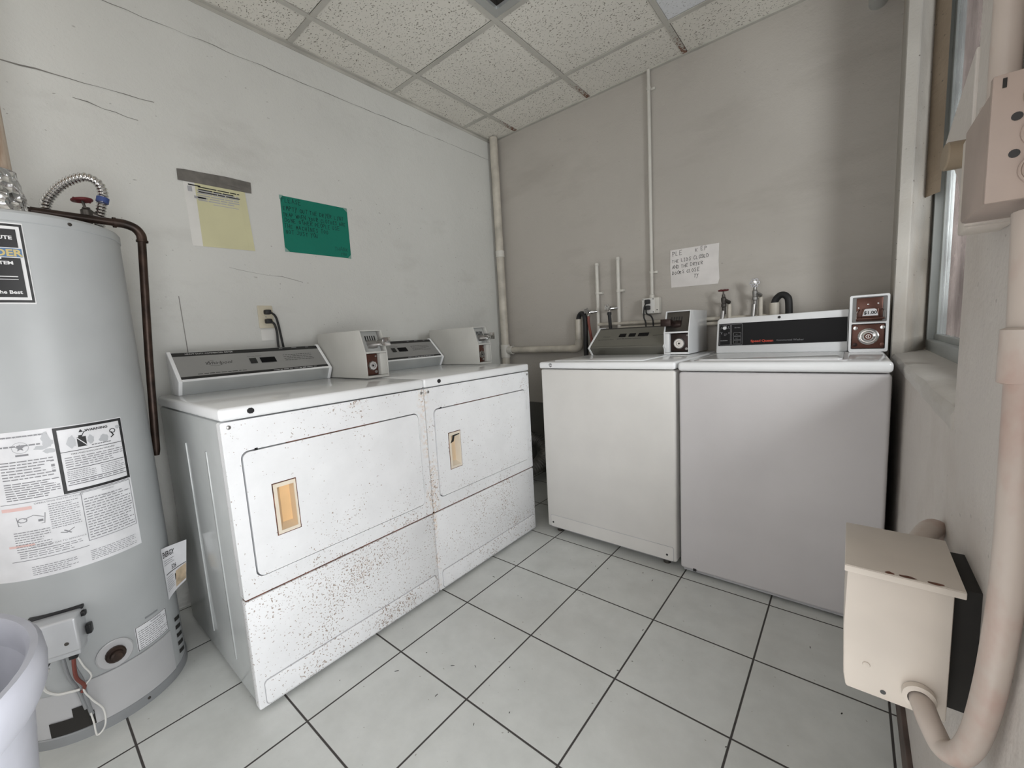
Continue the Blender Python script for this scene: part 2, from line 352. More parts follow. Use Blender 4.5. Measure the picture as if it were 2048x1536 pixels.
# cracks and seams in the left wall's plaster
def crackline(pts,w,seed):
    g=random.Random(seed); m=MB(); P=[]
    for (a,b),(c,d) in zip(pts[:-1],pts[1:]):
        n=int(math.hypot(c-a,d-b)/.05)+1
        for k in range(n): P.append((a+(c-a)*k/n,b+(d-b)*k/n+(g.random()-.5)*.006))
    P.append(pts[-1]); ws=[w*(.25+g.random()) for _ in P]
    vs=[];fs=[]
    for (y,z),q in zip(P,ws): vs+=[(.0012,y,z-q/2),(.0012,y,z+q/2)]
    fs=[(2*i,2*i+2,2*i+3,2*i+1) for i in range(len(P)-1)]; return m.add(vs,fs)
for nm,pts,w,sd in (('crack',[(-2.75,2.44),(-1.92,2.455),(-1.2,2.46),(-.05,2.47)],.0028,1),('crack',[(-2.6,2.118),(-2.40,2.12),(-2.25,2.125),(-2.12,2.13)],.0045,2),('crack',[(-2.36,2.06),(-2.28,2.05),(-2.18,2.04)],.003,8),('crack',[(-1.93,1.49),(-1.85,1.475),(-1.7,1.46),(-1.6,1.44)],.0022,4),('crack',[(-2.135,1.35),(-2.137,1.2),(-2.13,1.0)],.003,5)):
    obj(nm,crackline(pts,w,sd) if abs(pts[0][0]-pts[-1][0])>.05 else MB().add([(.0012,pts[0][0],pts[0][1]),(.0012,pts[0][0]+.003,pts[0][1]),(.0012,pts[-1][0]+.003,pts[-1][1]),(.0012,pts[-1][0],pts[-1][1])],[(0,1,2,3)]),M['crack'],wl,smooth=False)
# right wall: wall under the sill, pier, door head, far return
DY0,DY1=-3.25,-2.2
wr=MB()
wr.box(XR+.0005,2.62,-1.64,-.28,0,.925)
wr.prism([(XR,-1.63),(2.55,-1.63),(2.62,-1.66),(2.62,DY1),(XR,DY1)],'z',0,H+.3,.006)
wr.box(XR,2.62,DY0,DY1,2.06,H+.3); wr.box(XR,2.62,YF,DY0,0,H+.3)
wr.box(XR,2.62,-1.63,-.1,2.42,H+.3)
rv=MB().prism([(2.370,0),(2.366,-.305),(2.369,-.310),(2.402,-.3135),(2.4065,-.309),(2.484,-.13),(2.541,-.13),(2.541,0)],'z',0,H+.3)
struct('wall_reveal',rv,M['reveal'])
wr.prism([(-1.64,1.50),(-1.60,1.49),(-1.39,1.437),(-1.385,1.425),(-1.55,1.33),(-1.60,1.27),(-1.64,1.26)],'x',XR-.004,XR+.012,.002)
wrr=struct('wall_right',wr,M['wall_r'])
# flaking putty along the far reveal
mp=MB(); g=random.Random(5); zz=1.56; vs=[];fs=[];k=0
while zz<2.6:
    wv=.004+.030*g.random()**1.5; x0=2.452-wv*.6; 
    def RV(x): return (x,-.2-( x-2.4505)*2.164-.003)
    a=RV(x0);b=RV(2.486); vs+=[(a[0],a[1],zz),(2.47,RV(2.47)[1]-.004-.004*g.random(),zz),(b[0],b[1],zz)]
    if k: fs+=[(3*k-3,3*k,3*k+1,3*k-2),(3*k-2,3*k+1,3*k+2,3*k-1)]
    zz+=.006+.010*g.random(); k+=1
struct('trim_1',MB().add(vs,fs),M['putty'])
# sill slab with a worn nose
sl=MB(); n=28; prof=lambda y:[(2.50,.90),(2.374+.001*math.sin(y*31),.90),(2.371+.002*math.sin(y*23)+.0015*math.sin(y*61),.925),(2.377+.002*math.sin(y*19),.938),(2.39,.942),(2.50,.944)]
vs=[];fs=[]
for i in range(n+1):
    y=-1.632+(1.632-.14)*i/n
    for x,z in prof(y): vs.append((x,y,z))
for i in range(n):
    for j in range(6): a=i*6+j;b=i*6+(j+1)%6; fs.append((a,a+6,b+6,b))
fs+=[tuple(range(6)),tuple(n*6+j for j in range(6))[::-1]]
struct('trim_2',MB().add(vs,fs),M['sill'],smooth=True)
# window
wn=MB(); yw0,yw1=-1.66,-.13
wn.box(2.484,2.54,yw1-.035,yw1+.0,.985,2.42,.002); wn.box(2.484,2.54,yw0,yw0+.035,.985,2.42,.002)
wn.box(2.484,2.54,yw0,yw1,.942,.988,.004); wn.box(2.484,2.54,yw0,yw1,2.38,2.42,.002)
wn.box(2.508,2.526,yw1-.075,yw1-.035,.985,2.38,.003); wn.box(2.508,2.53,-.93,-.885,.985,2.38,.003); wn.box(2.505,2.53,yw0+.03,yw1-.03,.985,1.01,.002)
w1=struct('window_1',wn,M['alu_w'],smooth=True)
obj('window_pane',MB().box(2.516,2.520,yw0+.03,yw1-.03,1.0,2.39),M['glass'],w1,smooth=False)
struct('wall_outside',MB().box(2.62,4.6,.05,.2,-.1,3.4).box(2.541,2.62,-.129,.15,-.1,3.4),M['wall_o'])
# baseboard strip on the right wall
struct('baseboard_right',MB().box(XR-.010,XR+.002,DY1,-.9,0,.075,.002),M['wood'])
struct('baseboard_back',MB().box(0.0,2.36,-.018,0,0,.565,.004),M['wains'])  # lower wall, darker than the wall above
# ceiling panels, with the light's cell left open
cl=MB(); xs=[0]+[GX+T*i for i in range(4)]+[XR]; ys=[YF]+[GY-T*j for j in range(5,-1,-1)]+[0]
fm=[]
for i in range(len(xs)-1):
    for j in range(len(ys)-1):
        cx=(xs[i]+xs[i+1])/2; cy=(ys[j]+ys[j+1])/2
        if abs(cx-(GX+1.5*T))<.1 and abs(cy-(GY-1.5*T))<.1: continue
        o=len(cl.f); e=[.0125+.003*rnd.random() for _ in range(4)]; cl.box(xs[i]+e[0]*(i>0),xs[i+1]-e[1]*(i<len(xs)-2),ys[j]+e[2]*(j>0),ys[j+1]-e[3]*(j<len(ys)-2),H+.001,H+.015); fm+=[1 if (abs(cx-(GX+2.5*T))<.1 and abs(cy-(GY-.5*T))<.1) else 0]*(len(cl.f)-o)
cel=struct('ceiling',cl,[M['ceil'],M['ceil2']])
for p,k in zip(cel.data.polygons,fm): p.material_index=k
for i in range(4): obj('grid_bar',MB().box(GX+T*i-.012,GX+T*i+.012,YF,0,H-.004,H+.001),M['bar_r'],cel,smooth=False)
for j in range(6): obj('grid_bar',MB().box(0,XR,GY-T*j-.012,GY-T*j+.012,H-.0035,H+.001),M['grid'],cel,smooth=False)
obj('wall_angle',MB().box(0,.02,YF,0,H-.005,H+.001).box(0,.003,YF,0,H-.02,H),M['grid'],cel,smooth=False)
obj('wall_angle',MB().box(0.02,XR,-.02,0,H-.005,H+.001),M['grid'],cel,smooth=False)
# roof over the plenum
struct('roof',MB().box(-.15,2.62,YF-.15,.15,H+.3,H+.36),M['grid'])
# recessed ceiling light
x0,x1,y0,y1=GX+T,GX+2*T,GY-2*T,GY-T
lt=thing('ceiling_light','recessed ceiling light with dark unlit opening and silver frame','ceiling light',((x0+x1)/2,(y0+y1)/2,H))
obj('frame',MB().plate([(x0+.013,y0+.013),(x1-.013,y0+.013),(x1-.013,y1-.013),(x0+.013,y1-.013)],[[(x0+.05,y0+.05),(x1-.05,y0+.05),(x1-.05,y1-.05),(x0+.05,y1-.05)]],'z',H-.003,H+.012),M['alu'],lt,smooth=False)
obj('housing',MB().box(x0+.04,x0+.044,y0+.04,y1-.04,H+.012,H+.11).box(x1-.044,x1-.04,y0+.04,y1-.04,H+.012,H+.11).box(x0+.04,x1-.04,y0+.04,y0+.044,H+.012,H+.11).box(x0+.04,x1-.04,y1-.044,y1-.04,H+.012,H+.11),M['dsteel'],lt,smooth=False)
obj('reflector',MB().box(x0+.04,x1-.04,y0+.04,y1-.04,H+.11,H+.115),M['enamel'],lt,smooth=False)

# ------------------------------------------------------------------ dryers
def coinbox(parent,x0,x1,yb,yf,yt,z0,zk,z1,metal,brown,flip,house):
    """housing between x0..x1; front bottom at yf, top front at yt, back yb; open face with slide and lock"""
    w=.005; prof=[(yb,z0),(yf,z0),(yf,zk),(yt,z1),(yb,z1)]
    b=MB().prism(prof,'x',x0,x0+w,.0015).prism(prof,'x',x1-w,x1,.0015)
    b.prism([(yt,z1),(yb,z1),(yb,z1-w),(yt+.001,z1-w)],'x',x0+w,x1-w)
    b.prism([(yf,zk-.004),(yf+.05,zk-.004),(yf+.05,zk+.004),(yf,zk+.004)],'x',x0+w,x1-w); b.box(x0+w,x1-w,yf,yb,z0,z0+.010)
    h=obj('coin_box',b,house,parent,'boxy metal coin collector')
    s=(yt-yf)/(z1-zk)
    # upper mechanism plate, set back and leaning
    def up(z,d): return yf+(z-zk)*s+d
    a,c=x0+w,x1-w
    m=MB(); m.add([(a,up(zk,.012),zk),(c,up(zk,.012),zk),(c,up(z1,.012),z1),(a,up(z1,.012),z1)],[(0,1,2,3)])
    cs=.012; mp=obj('mechanism_plate',MB().prism([(up(zk+.004,cs),zk+.004),(up(zk+.004,cs+.02),zk+.004),(up(z1-.006,cs+.02),z1-.006),(up(z1-.006,cs),z1-.006)],'x',a,c-.018 if not flip else c),metal,h)
    W=c-a; mid=zk+(z1-zk)*.58
    sl=MB()
    for k in range(5):
        x=a+W*(.2+.11*k); sl.prism([(up(mid-.010,cs-.0015),mid-.010),(up(mid-.010,cs+.004),mid-.010),(up(mid+.016,cs+.004),mid+.016),(up(mid+.016,cs-.0015),mid+.016)],'x',x,x+.005)
    obj('coin_slots',sl,M['black'],h)
    zs=mid-.026
    obj('slide_guard',MB().lathe([(.0005,-.028),(.022,-.024),(.024,0),(.022,.024),(.0005,.028)],(a+W*.45,up(zs,cs+.012),zs),(1,0,0),16),M['steel'] if not flip else brown,h)
    hx=(a+W*.62,a+W*1.02) if not flip else (a-W*.08,a+W*.36)
    b=MB().box(hx[0],hx[1],up(zs,-.045),up(zs,.012),zs-.004,zs+.012,.002).box(hx[0],hx[1],up(zs,-.047),up(zs,-.040),zs-.006,zs+.032,.002)
    b.box(hx[0]+.006,hx[0]+.010,up(zs,-.045),up(zs,.005),zs+.012,zs+.028,.001).box(hx[1]-.010,hx[1]-.006,up(zs,-.045),up(zs,.005),zs+.012,zs+.028,.001)
    obj('coin_slide',b,M['chrome'] if not flip else brown,h)
    # lower vault door
    v0,v1=(a,a+W*.66) if not flip else (a+W*.2,c)
    obj('vault_column',MB().box(v1 if not flip else a,c if not flip else v0,yf+.001,yf+.05,z0+.011,zk-.005,.002),house,h)
    obj('vault_door',MB().box(v0+.001,v1-.001,yf+.022,yf+.03,z0+.012,zk-.006,.003),brown,h)
    cx,cz=(v0+v1)/2,(z0+zk)/2-.002; cy=yf+.022
    k_=1.0 if not flip else 1.25
    obj('lock',MB().lathe([(a_*k_,b_) for a_,b_ in ((.0225,0),(.0225,-.010),(.019,-.015),(.012,-.015),(.011,-.010),(.008,-.010),(.0075,-.013),(.0001,-.013))],(cx,cy,cz),(0,1,0),8 if not flip else 28),M['chrome'],h)
    obj('keyhole',MB().cyl((cx,cy-.0132,cz),(cx,cy-.0145,cz),.005,16),M['black'],h)
    obj('bolt',MB().lathe([(.007,0),(.007,-.003),(.0001,-.004)],(v1-.014,cy,z0+.026),(0,1,0),12),M['steel'],h)
    obj('bolt',MB().lathe([(.004,0),(.004,-.002),(.0001,-.003)],(v1-.010,cy,zk-.018),(0,1,0),12),M['steel'],h)
    return h
def console(parent,xa,xb,pb,pk,pt,yback,face,low,texts):
    """sloped control console: profile bottom pb, knee pk, top pt"""
    body=[pb,pk,pt,(yback,pt[1]),(yback,pb[1])]
    c=obj('console',MB().prism(body,'x',xa,xb,.001),M['alu'] if low else M['panel_d'],parent,'sloped metal control console')
    e=.005; big=[(pb[0]-e,pb[1]),(pk[0]-e,pk[1]+.001),(pt[0]-e*.6,pt[1]+e),(yback,pt[1]+e),(yback,pb[1])]
    for a,b in ((xa-.010,xa+.003),(xb-.003,xb+.010)): obj('end_cap',MB().prism(big,'x',a,b,.0025),M['enamel'],c)
    for a in (xa-.004,xb+.004): obj('screw',MB().lathe([(.004,0),(.004,-.002),(.0001,-.003)],(a,pb[0]-e-.001,pb[1]+.014),(0,1,0),10),M['steel'],c)
    d=Vector((0,pt[0]-pk[0],pt[1]-pk[1])); ln=d.length; d.normalize(); nn=Vector((0,-d.z,d.y)); nn=nn if nn.y<0 else -nn; o=Vector((0,pk[0],pk[1]))
    def fn(off): return lambda u,v: tuple(Vector((xa+u,0,0))+o+d*v+nn*off)
    Wd=xb-xa
    def slab(v0,v1,t): 
        f0,f1=fn(.0004),fn(t); b=MB(); q=[(.003,v0),(Wd-.003,v0),(Wd-.003,v1),(.003,v1)]
        return b.add([f0(*p) for p in q]+[f1(*p) for p in q],[(0,1,2,3),(4,5,6,7),(0,1,5,4),(1,2,6,5),(2,3,7,6),(3,0,4,7)])
    obj('control_panel',slab(.012,ln-.004,.0022),face,c)
    if low: 
        obj('panel_band',slab(.012,.024,.0028).add(*(lambda s:(s.v,s.f))(slab(ln-.024,ln-.004,.0028))),M['black'],c)
        obj('trim_strip',slab(.0,.010,.003),M['enamel'],c)
    else: obj('panel_band',slab(ln-.012,ln-.004,.0028),M['black'],c)
    texts(c,fn,Wd,ln); return c
def dryer(loc,label,mu,ml,seed,torn):
    t=thing('dryer',label,'clothes dryer',loc,PI/2,'white coin-operated dryers along the left wall',world=False)
    W=.714; D=.725; Ht=.945
    cab=MB().box(.002,W-.002,.03,D,.02,.905,.008)
    obj('cabinet',cab,M['enamel_shade'],t)
    for k,y in enumerate((.17,.40)):
        obj('side_rib',MB().box(-.001,.004,y,y+.010,.1,.80,.001),M['enamel_shade'],t)
    obj('foot',MB().box(.05,W-.05,.06,D-.04,0,.021),M['dark'],t)
    obj('top',MB().box(-.001,W+.001,-.006,D,.908,Ht,.009,3),M['enamel'],t)
    do=rr(.040,.678,.422,.812,.022)
    obj('front_panel',MB().plate([(x,z) for x,z in rr(0,W,.371,.904,.006,3)],[do],'y',0,.03),mu,t)
    obj('lower_panel',MB().prism(rr(0,W,.012,.364,.006,3),'y',0,.03,.003).prism(rr(.022,W-.012,.018,.095,.012,4),'y',-.003,.004,.0015),ml,t)
    obj('toe_groove_shade',MB().plate(rr(.020,W-.010,.016,.098,.012,4),[rr(.0228,W-.0128,.018,.0955,.011,4)],'y',-.0008,.002),M['ink_l'],t)  # grey ring paints the shading of the embossed toe groove
    obj('panel_gap',MB().box(.004,W-.004,.006,.03,.364,.372),M['rust'],t)
    obj('door_frame',MB().box(.03,.69,.0305,.034,.41,.82),M['dark'],t)
    hx0,hx1,hz0,hz1=.112,.178,.532,.692
    dr=obj('door',MB().plate(rr(.044,.674,.426,.808,.020),[[(hx0,hz0),(hx1,hz0),(hx1,hz1),(hx0,hz1)]],'y',-.004,.025),mu,t)
    obj('door_gap_rust',MB().box(.17,.50,.003,.02,.8085,.8115),M['rust'],t)
    obj('latch',MB().box(.078,.086,-.002,.01,.8085,.815),M['black'],t)
    obj('hinge',MB().box(.676,.683,-.004,.01,.70,.76,.001),M['enamel'],t); obj('hinge',MB().box(.676,.683,-.004,.01,.47,.53,.001),M['enamel'],t)
    # recessed pull
    ix0,ix1,iz0,iz1=.138,.168,.556,.672
    hb=MB().plate([(hx0,hz0),(hx1,hz0),(hx1,hz1),(hx0,hz1)],[[(hx0+.010,hz0+.010),(hx1-.006,hz0+.010),(hx1-.006,hz1-.012),(hx0+.010,hz1-.012)]],'y',-.0065,-.001)
    hd=obj('handle',hb,M['beige_l'],dr,'yellowed recessed door pull')
    A=[(hx0+.010,-.003,hz0+.010),(hx1-.006,-.003,hz0+.010),(hx1-.006,-.003,hz1-.012),(hx0+.010,-.003,hz1-.012)]; B=[(ix0,.022,iz0),(ix1,.022,iz0),(ix1,.022,iz1),(ix0,.022,iz1)]
    o=obj('handle_recess',MB().add(A+B,[(0,1,5,4),(1,2,6,5),(2,3,7,6),(3,0,4,7)]),M['beige'] if not torn else M['beige_l'],dr)
    obj('handle_back',MB().add(B,[(0,1,2,3)]),M['orange'] if not torn else M['beige'],dr)
    obj('handle_rust',MB().plate([(hx0-.003,hz0-.003),(hx1+.003,hz0-.003),(hx1+.003,hz1+.003),(hx0-.003,hz1+.003)],[[(hx0,hz0),(hx1,hz0),(hx1,hz1),(hx0,hz1)]],'y',-.0046,-.0035),M['rust'],dr)
    if torn: obj('handle_chip',MB().prism([(hx0+.004,hz1-.045),(hx0+.016,hz1-.03),(hx0+.02,hz1-.012),(hx1-.006,hz1-.01),(hx1-.006,hz1-.014),(hx0+.03,hz1-.018),(hx0+.024,hz1-.04)],'y',-.0075,-.006),M['dark'],dr)
    obj('badge_hole',MB().prism([(.079+.010*math.cos(R(a))*1.0,.928+.009*math.sin(R(a))) for a in range(22,382,45)],'y',-.0072,-.004),M['black'],t)
    for x in (.02,W-.012): obj('screw',MB().lathe([(.006,0),(.006,-.002),(.003,-.0035),(.0001,-.0038)],(x,0,.889),(0,1,0),14),M['steel'],t)
    def texts(c,fn,Wd,ln):
        f=fn(.0032); g=fn(.0026)
        obj('lettering',MB().text('HEAVY DUTY COMMERCIAL DRYER',.045,ln-.0165,.0095,f,sx=1.1).text('HIGH',.40,ln-.012,.006,f).text('MEDIUM',.455,ln-.012,.006,f).text('LOW',.52,ln-.012,.006,f).print_lines(.33,.52,.014,.020,1,f,.4,seed=2),M['ink_w'],c)
        b=MB().text('Whirlpool',.095,ln*.5,.024,g,shear=.35,sx=.95)
        b.stroke([(.135+.03*math.cos(a),ln*.5+.008+.012*math.sin(a)+.35*.012*math.sin(a)) for a in [R(x) for x in range(100,330,18)]],.0012,g)
        b.print_lines(.06,.23,.030,.036,1,g,.5,seed=seed).print_lines(.40,.53,ln*.42,ln*.70,4,g,.22,seed=seed+1).text('COIN  PUSH TO START',.255,ln*.68,.0055,g)
        obj('lettering',b,M['ink'],c)
        obj('button',MB().rect(.258,.285,ln*.42,ln*.62,fn(.004)),M['black'],c); obj('display',MB().rect(.300,.362,ln*.42,ln*.62,fn(.004)),M['gloss'],c)
    console(t,.046+.008,.632,(.622,Ht),(.592,.997),(.708,1.108),.722,M['panel_g'],True,texts)
    coinbox(t,.649,.762 if not torn else .712+.045,.722,.297,.332,Ht+.003,1.062,1.163,M['alu'],M['brown'],False,M['almond'])
    return t
dryer((.88,-2.2823,0),'rust-specked white dryer beside the grey water heater',M['rust1'],M['rust1b'],11,False)
dryer((.88,-1.5643,0),'rust-stained white dryer at the room corner, next to the washers, with a broken door pull',M['rust2'],M['rust2b'],21,True)

# ------------------------------------------------------------------ washers
# left washer
def washer_a():
    X0,Y0=.9513,-.8309; W=.704; D=.69; Ht=.952
    t=thing('washer','off-white washer left of the two, with olive grey console','washing machine',(X0,Y0,0),0,'white coin-operated washers along the back wall',world=False)
    obj('cabinet',MB().box(0,W,0,D,.035,.914,.010,3),M['enamel_w'],t)
    obj('kick_panel',MB().plate(rr(.024,W-.014,.040,.104,.008,4),[rr(.027,W-.017,.0,.101,.008,4)] if 0 else [],'y',-.0012,.004),M['enamel_w'],t)
    obj('kick_groove_shade',MB().plate(rr(.022,W-.012,.037,.106,.009,4),[rr(.0245,W-.0145,.0385,.1035,.008,4)],'y',-.0006,.004),M['ink_l'],t)  # shading of the kick groove painted as a thin grey ring
    for x in (.038,.661): obj('screw',MB().lathe([(.005,0),(.005,-.0015),(.0001,-.002)],(x,-.001,.064),(0,1,0),12),M['black'],t)
    for x in (.05,W-.06):
        for y in (.05,D-.06): obj('foot',MB().cyl((x,y,0),(x,y,.036),.017,14),M['dsteel'],t)
    obj('top',MB().box(-.003,W+.003,-.010,D,.918,Ht,.010,3),M['enamel'],t)
    obj('lid',MB().box(.06,.545,.05,.43,Ht-.002,Ht+.005,.003),M['enamel'],t)
    obj('lid_hinge',MB().box(.10,.15,.44,.455,Ht-.002,Ht+.006,.002),M['black'],t)
    bd=MB(); f=lambda u,v:(u,-.0108,v)
    bd.stroke([(.071+.009*math.cos(R(a)),.936+.009*math.sin(R(a))) for a in range(20,200,20)],.0022,f); bd.stroke([(.071+.009*math.cos(R(a)),.936+.009*math.sin(R(a))) for a in range(230,350,20)],.0022,f)
    bd.stroke([(.066,.936),(.071,.942),(.077,.936),(.071,.929),(.066,.936)],.002,f); obj('badge',bd,M['ink'],t)
    def texts(c,fn,Wd,ln):
        g=fn(.0026)
        b=MB().text('Whirlpool',.052,ln*.52,.011,g,shear=.3).print_lines(.03,.13,ln*.36,ln*.42,1,g,.3,seed=2).print_lines(.15,.30,ln*.38,ln*.44,1,g,.3,word=.2,seed=4).print_lines(.36,.42,ln*.5,ln*.55,1,g,.3,seed=5)
        obj('lettering',b,M['ink'],c)
        for a,w in ((.155,.042),(.215,.04),(.272,.06)): obj('display',MB().rect(a,a+w,ln*.5,ln*.66,fn(.0042)),M['gloss'],c)
    console(t,.060,.505,(.478,Ht),(.434,.998),(.588,1.110),.66,M['panel_d'],False,texts)
    coinbox(t,.505,.635,.785,.440,.482,Ht+.003,1.070,1.183,M['dsteel'],M['dbrown'],True,M['enamel'])
washer_a()
def washer_b():
    X0,Y0=1.6705,-.8294; W=.674; D=.69; Ht=.95
    t=thing('washer','white washer right of the two, with black console and $1.00 coin meter','washing machine',(X0,Y0,0),0,'white coin-operated washers along the back wall',world=False)
    obj('cabinet',MB().box(0,W,0,D,.022,.908,.012,3),M['enamel_c'],t)
    obj('kick_panel',MB().box(.012,W-.012,.012,.03,.012,.03),M['ink_l'],t)
    for x in (.06,W-.06):
        for y in (.06,D-.06): obj('foot',MB().cyl((x,y,0),(x,y,.024),.018,14),M['dsteel'],t)
    obj('clip',MB().box(.055,.068,-.002,.012,.022,.034,.001),M['black'],t)
    obj('top',MB().box(-.002,W+.002,-.008,D,.912,Ht,.013,4),M['enamel'],t)
    obj('lid',MB().prism([(x,y) for x,y in rr(.06,.545,.06,.44,.02)],'z',Ht-.002,Ht+.006,.0025),M['enamel'],t)
    obj('lid_rim',MB().plate(rr(.045,.56,.045,.455,.025),[rr(.056,.549,.056,.444,.02)],'z',Ht-.003,Ht+.0025),M['enamel_c'],t)
    # console: white surround and black glass
    xa,xb=.026,.556; yb=.52; pr=lambda x0,x1,z0,z1,r=.008:rr(x0,x1,z0,z1,r,4)
    zt0,zt1=1.126,1.134
    b=bmesh.new(); c=obj('console',MB().prism([(xa,Ht),(xb,Ht),(xb,zt1),(xa+.018,zt0+.001),(xa+.006,zt0-.010)],'y',yb,yb+.15,.006,3),M['enamel'],t,'white sloped control console')
    f=lambda o:(lambda u,v:(xa+u,yb-o,v)); 
    q=[(.012,.988),(xb-xa-.004,.995),(xb-xa-.004,1.102),(.016,1.100)]
    obj('control_panel',MB().add([f(.0)(*p) for p in q]+[f(.003)(*p) for p in q],[(0,1,2,3),(4,5,6,7),(0,1,5,4),(1,2,6,5),(2,3,7,6),(3,0,4,7)]),M['gloss'],c)
    w=f(.0036); wl_=MB().frame(.018,.068,.992,1.096,.001,w).frame(.073,.121,.992,1.096,.001,w)
    for z in (.999,1.018,1.037): wl_.frame(.082,.115,z,z+.016,.0008,w)
    wl_.text('NORMAL',.032,1.088,.005,w).text('PERM PRESS',.086,1.076,.005,w).text('HOT',.022,1.074,.004,w).text('WARM',.053,1.074,.004,w).text('COLD',.021,1.055,.004,w).text('RINSE',.038,1.046,.006,w).text('ADD',.038,1.040,.005,w).print_lines(.022,.06,1.012,1.017,1,w,.5,seed=3).text('HOT',.092,1.043,.004,w).text('WARM',.090,1.024,.004,w).text('COLD',.090,1.005,.004,w)
    for u,v in ((.027,1.078),(.058,1.080),(.026,1.048),(.060,1.050)): wl_.rect(u,u+.0025,v,v+.006,w)
    obj('lettering',wl_,M['ink_l'],c)
    obj('lettering',MB().text('Speed Queen',.158,1.004,.015,w,bold=.0006,sx=1.15),M['ink_r'],c); obj('lettering',MB().text('Commercial Washer',.265,1.006,.0115,w,sx=1.1),M['ink_g'],c)
    obj('selector_knob',MB().lathe([(.0085,0),(.008,-.012),(.006,-.014),(.0001,-.014)],(xa+.043,yb-.003,1.078),(0,1,0),18).box(xa+.042,xa+.052,yb-.018,yb-.012,1.080,1.086,.001),M['enamel'],c)
    obj('keyhole',MB().lathe([(.006,0),(.006,-.002),(.0001,-.003)],(xa+.275,yb-.0005,1.117),(0,1,0),14),M['black'],c)
    # coin meter
    x0,x1,z0,z1=.5575,.684,Ht,1.187; y0=.49
    h=obj('coin_box',MB().plate(rr(x0,x1,z0,z1,.007,4),[rr(x0+.009,x1-.007,1.074,z1-.008,.004,3),rr(x0+.008,x1-.009,z0+.012,1.068,.004,3)],'y',y0,y0+.035).box(x0+.002,x1-.002,y0+.033,y0+.18,z0,z1-.002,.003),M['enamel'],t,'white metal coin meter')
    obj('mechanism_plate',MB().box(x0+.009,x1-.007,y0+.022,y0+.032,1.074,z1-.008),M['panel_g'],h)
    obj('mechanism_plate',MB().box(x0+.022,x1-.020,y0+.010,y0+.024,1.078,z1-.012,.002),M['brown'],h)
    k=lambda o:(lambda u,v:(x0+u,y0+o,v))
    obj('price_card',MB().prism([(x0+.042,1.100),(x0+.092,1.100),(x0+.086,1.126),(x0+.080,1.129),(x0+.052,1.129),(x0+.048,1.126)],'y',y0-.004,y0-.002,.0004),M['label'],h)
    obj('lettering',MB().text('$1.00',.067,1.107,.0185,k(-.0046),'CENTER',bold=.0005),M['ink'],h)
    obj('coin_slide',MB().box(x0+.022,x0+.112,y0-.012,y0+.02,1.085,1.092,.0015).box(x0+.040,x0+.094,y0-.003,y0+.015,1.092,1.130,.002),M['brown'],h)
    obj('slide_wire',MB().tube([(x0+.033,y0+.008,1.126),(x0+.026,y0-.006,1.120),(x0+.022,y0-.010,1.112),(x0+.022,y0-.010,1.088)],.0018,8).tube([(x0+.104,y0+.008,1.126),(x0+.110,y0-.006,1.120),(x0+.114,y0-.010,1.112),(x0+.114,y0-.010,1.088)],.0018,8),M['chrome'],h)
    for u,v in ((.03,1.135),(.06,1.148),(.092,1.150)): obj('bolt',MB().lathe([(.003,0),(.003,-.002),(.0001,-.0025)],(x0+u,y0+.010,v),(0,1,0),10),M['chrome'],h)
    obj('vault_door',MB().box(x0+.010,x1-.011,y0+.006,y0+.02,z0+.014,1.066,.004),M['brown'],h)
    cx,cz=x0+.064,z0+.064
    obj('lock',MB().lathe([(.035,0),(.034,-.004),(.030,-.006),(.026,-.003),(.023,-.003),(.021,-.007),(.017,-.009),(.014,-.006)],(cx,y0+.006,cz),(0,1,0),36),M['chrome'],h)
    obj('lock_core',MB().cyl((cx,y0+.006,cz),(cx,y0+.0015,cz),.0142,28),M['brown'],h)
    obj('keyhole',MB().plate(circ(cx,cz,.0085),[circ(cx,cz,.0065)],'y',y0-.001,y0+.002).box(cx-.0012,cx+.0012,y0+.0,y0+.002,cz-.005,cz+.005),M['chrome'],h)
    for (u,v),m in zip(((.022,1.050),(.108,1.050),(.022,.980),(.108,.980)),('chrome','chrome','dbrown','brown')): obj('bolt',MB().lathe([(.008,0),(.0075,-.002),(.0001,-.003)],(x0+u,y0+.006,v),(0,1,0),16),M[m],h)
washer_b()

# ------------------------------------------------------------------ water heater
HC=(.327,-2.561); HR=.214
def cylmap(off): 
    return lambda u,v:(HC[0]+(HR+off)*math.cos(u/HR),HC[1]+(HR+off)*math.sin(u/HR),v)
A=lambda d:R(d)*HR
wh=thing('water_heater','tall silver-grey cylindrical gas water heater with paper labels','water heater',(HC[0],HC[1],0))
obj('tank',MB().lathe([(HR,.028),(HR,1.472)],(*HC,0),n=96),M['tank'],wh)
obj('tank_top',MB().lathe([(HR+.0005,1.470),(HR+.0025,1.472),(HR+.0025,1.492),(HR-.002,1.499),(HR-.012,1.503),(.0001,1.508)],(*HC,0),n=96),M['tank'],wh)
obj('base_ring',MB().lathe([(HR+.004,0),(HR+.004,.028),(HR+.001,.031),(HR-.01,.031)],(*HC,0),n=96),M['tank_d'],wh)
for a,z in ((21.4,.016),(23.6,1.482)):
    n=Vector((math.cos(R(a)),math.sin(R(a)),0)); p=Vector((HC[0],HC[1],z))+n*(HR+.003); obj('screw',MB().lathe([(.005,0),(.004,.003),(.0001,.0035)],p,n,10),M['dsteel'],wh)
c1,c2,c3,c4=cylmap(.0006),cylmap(.0012),cylmap(.0018),cylmap(.0024)
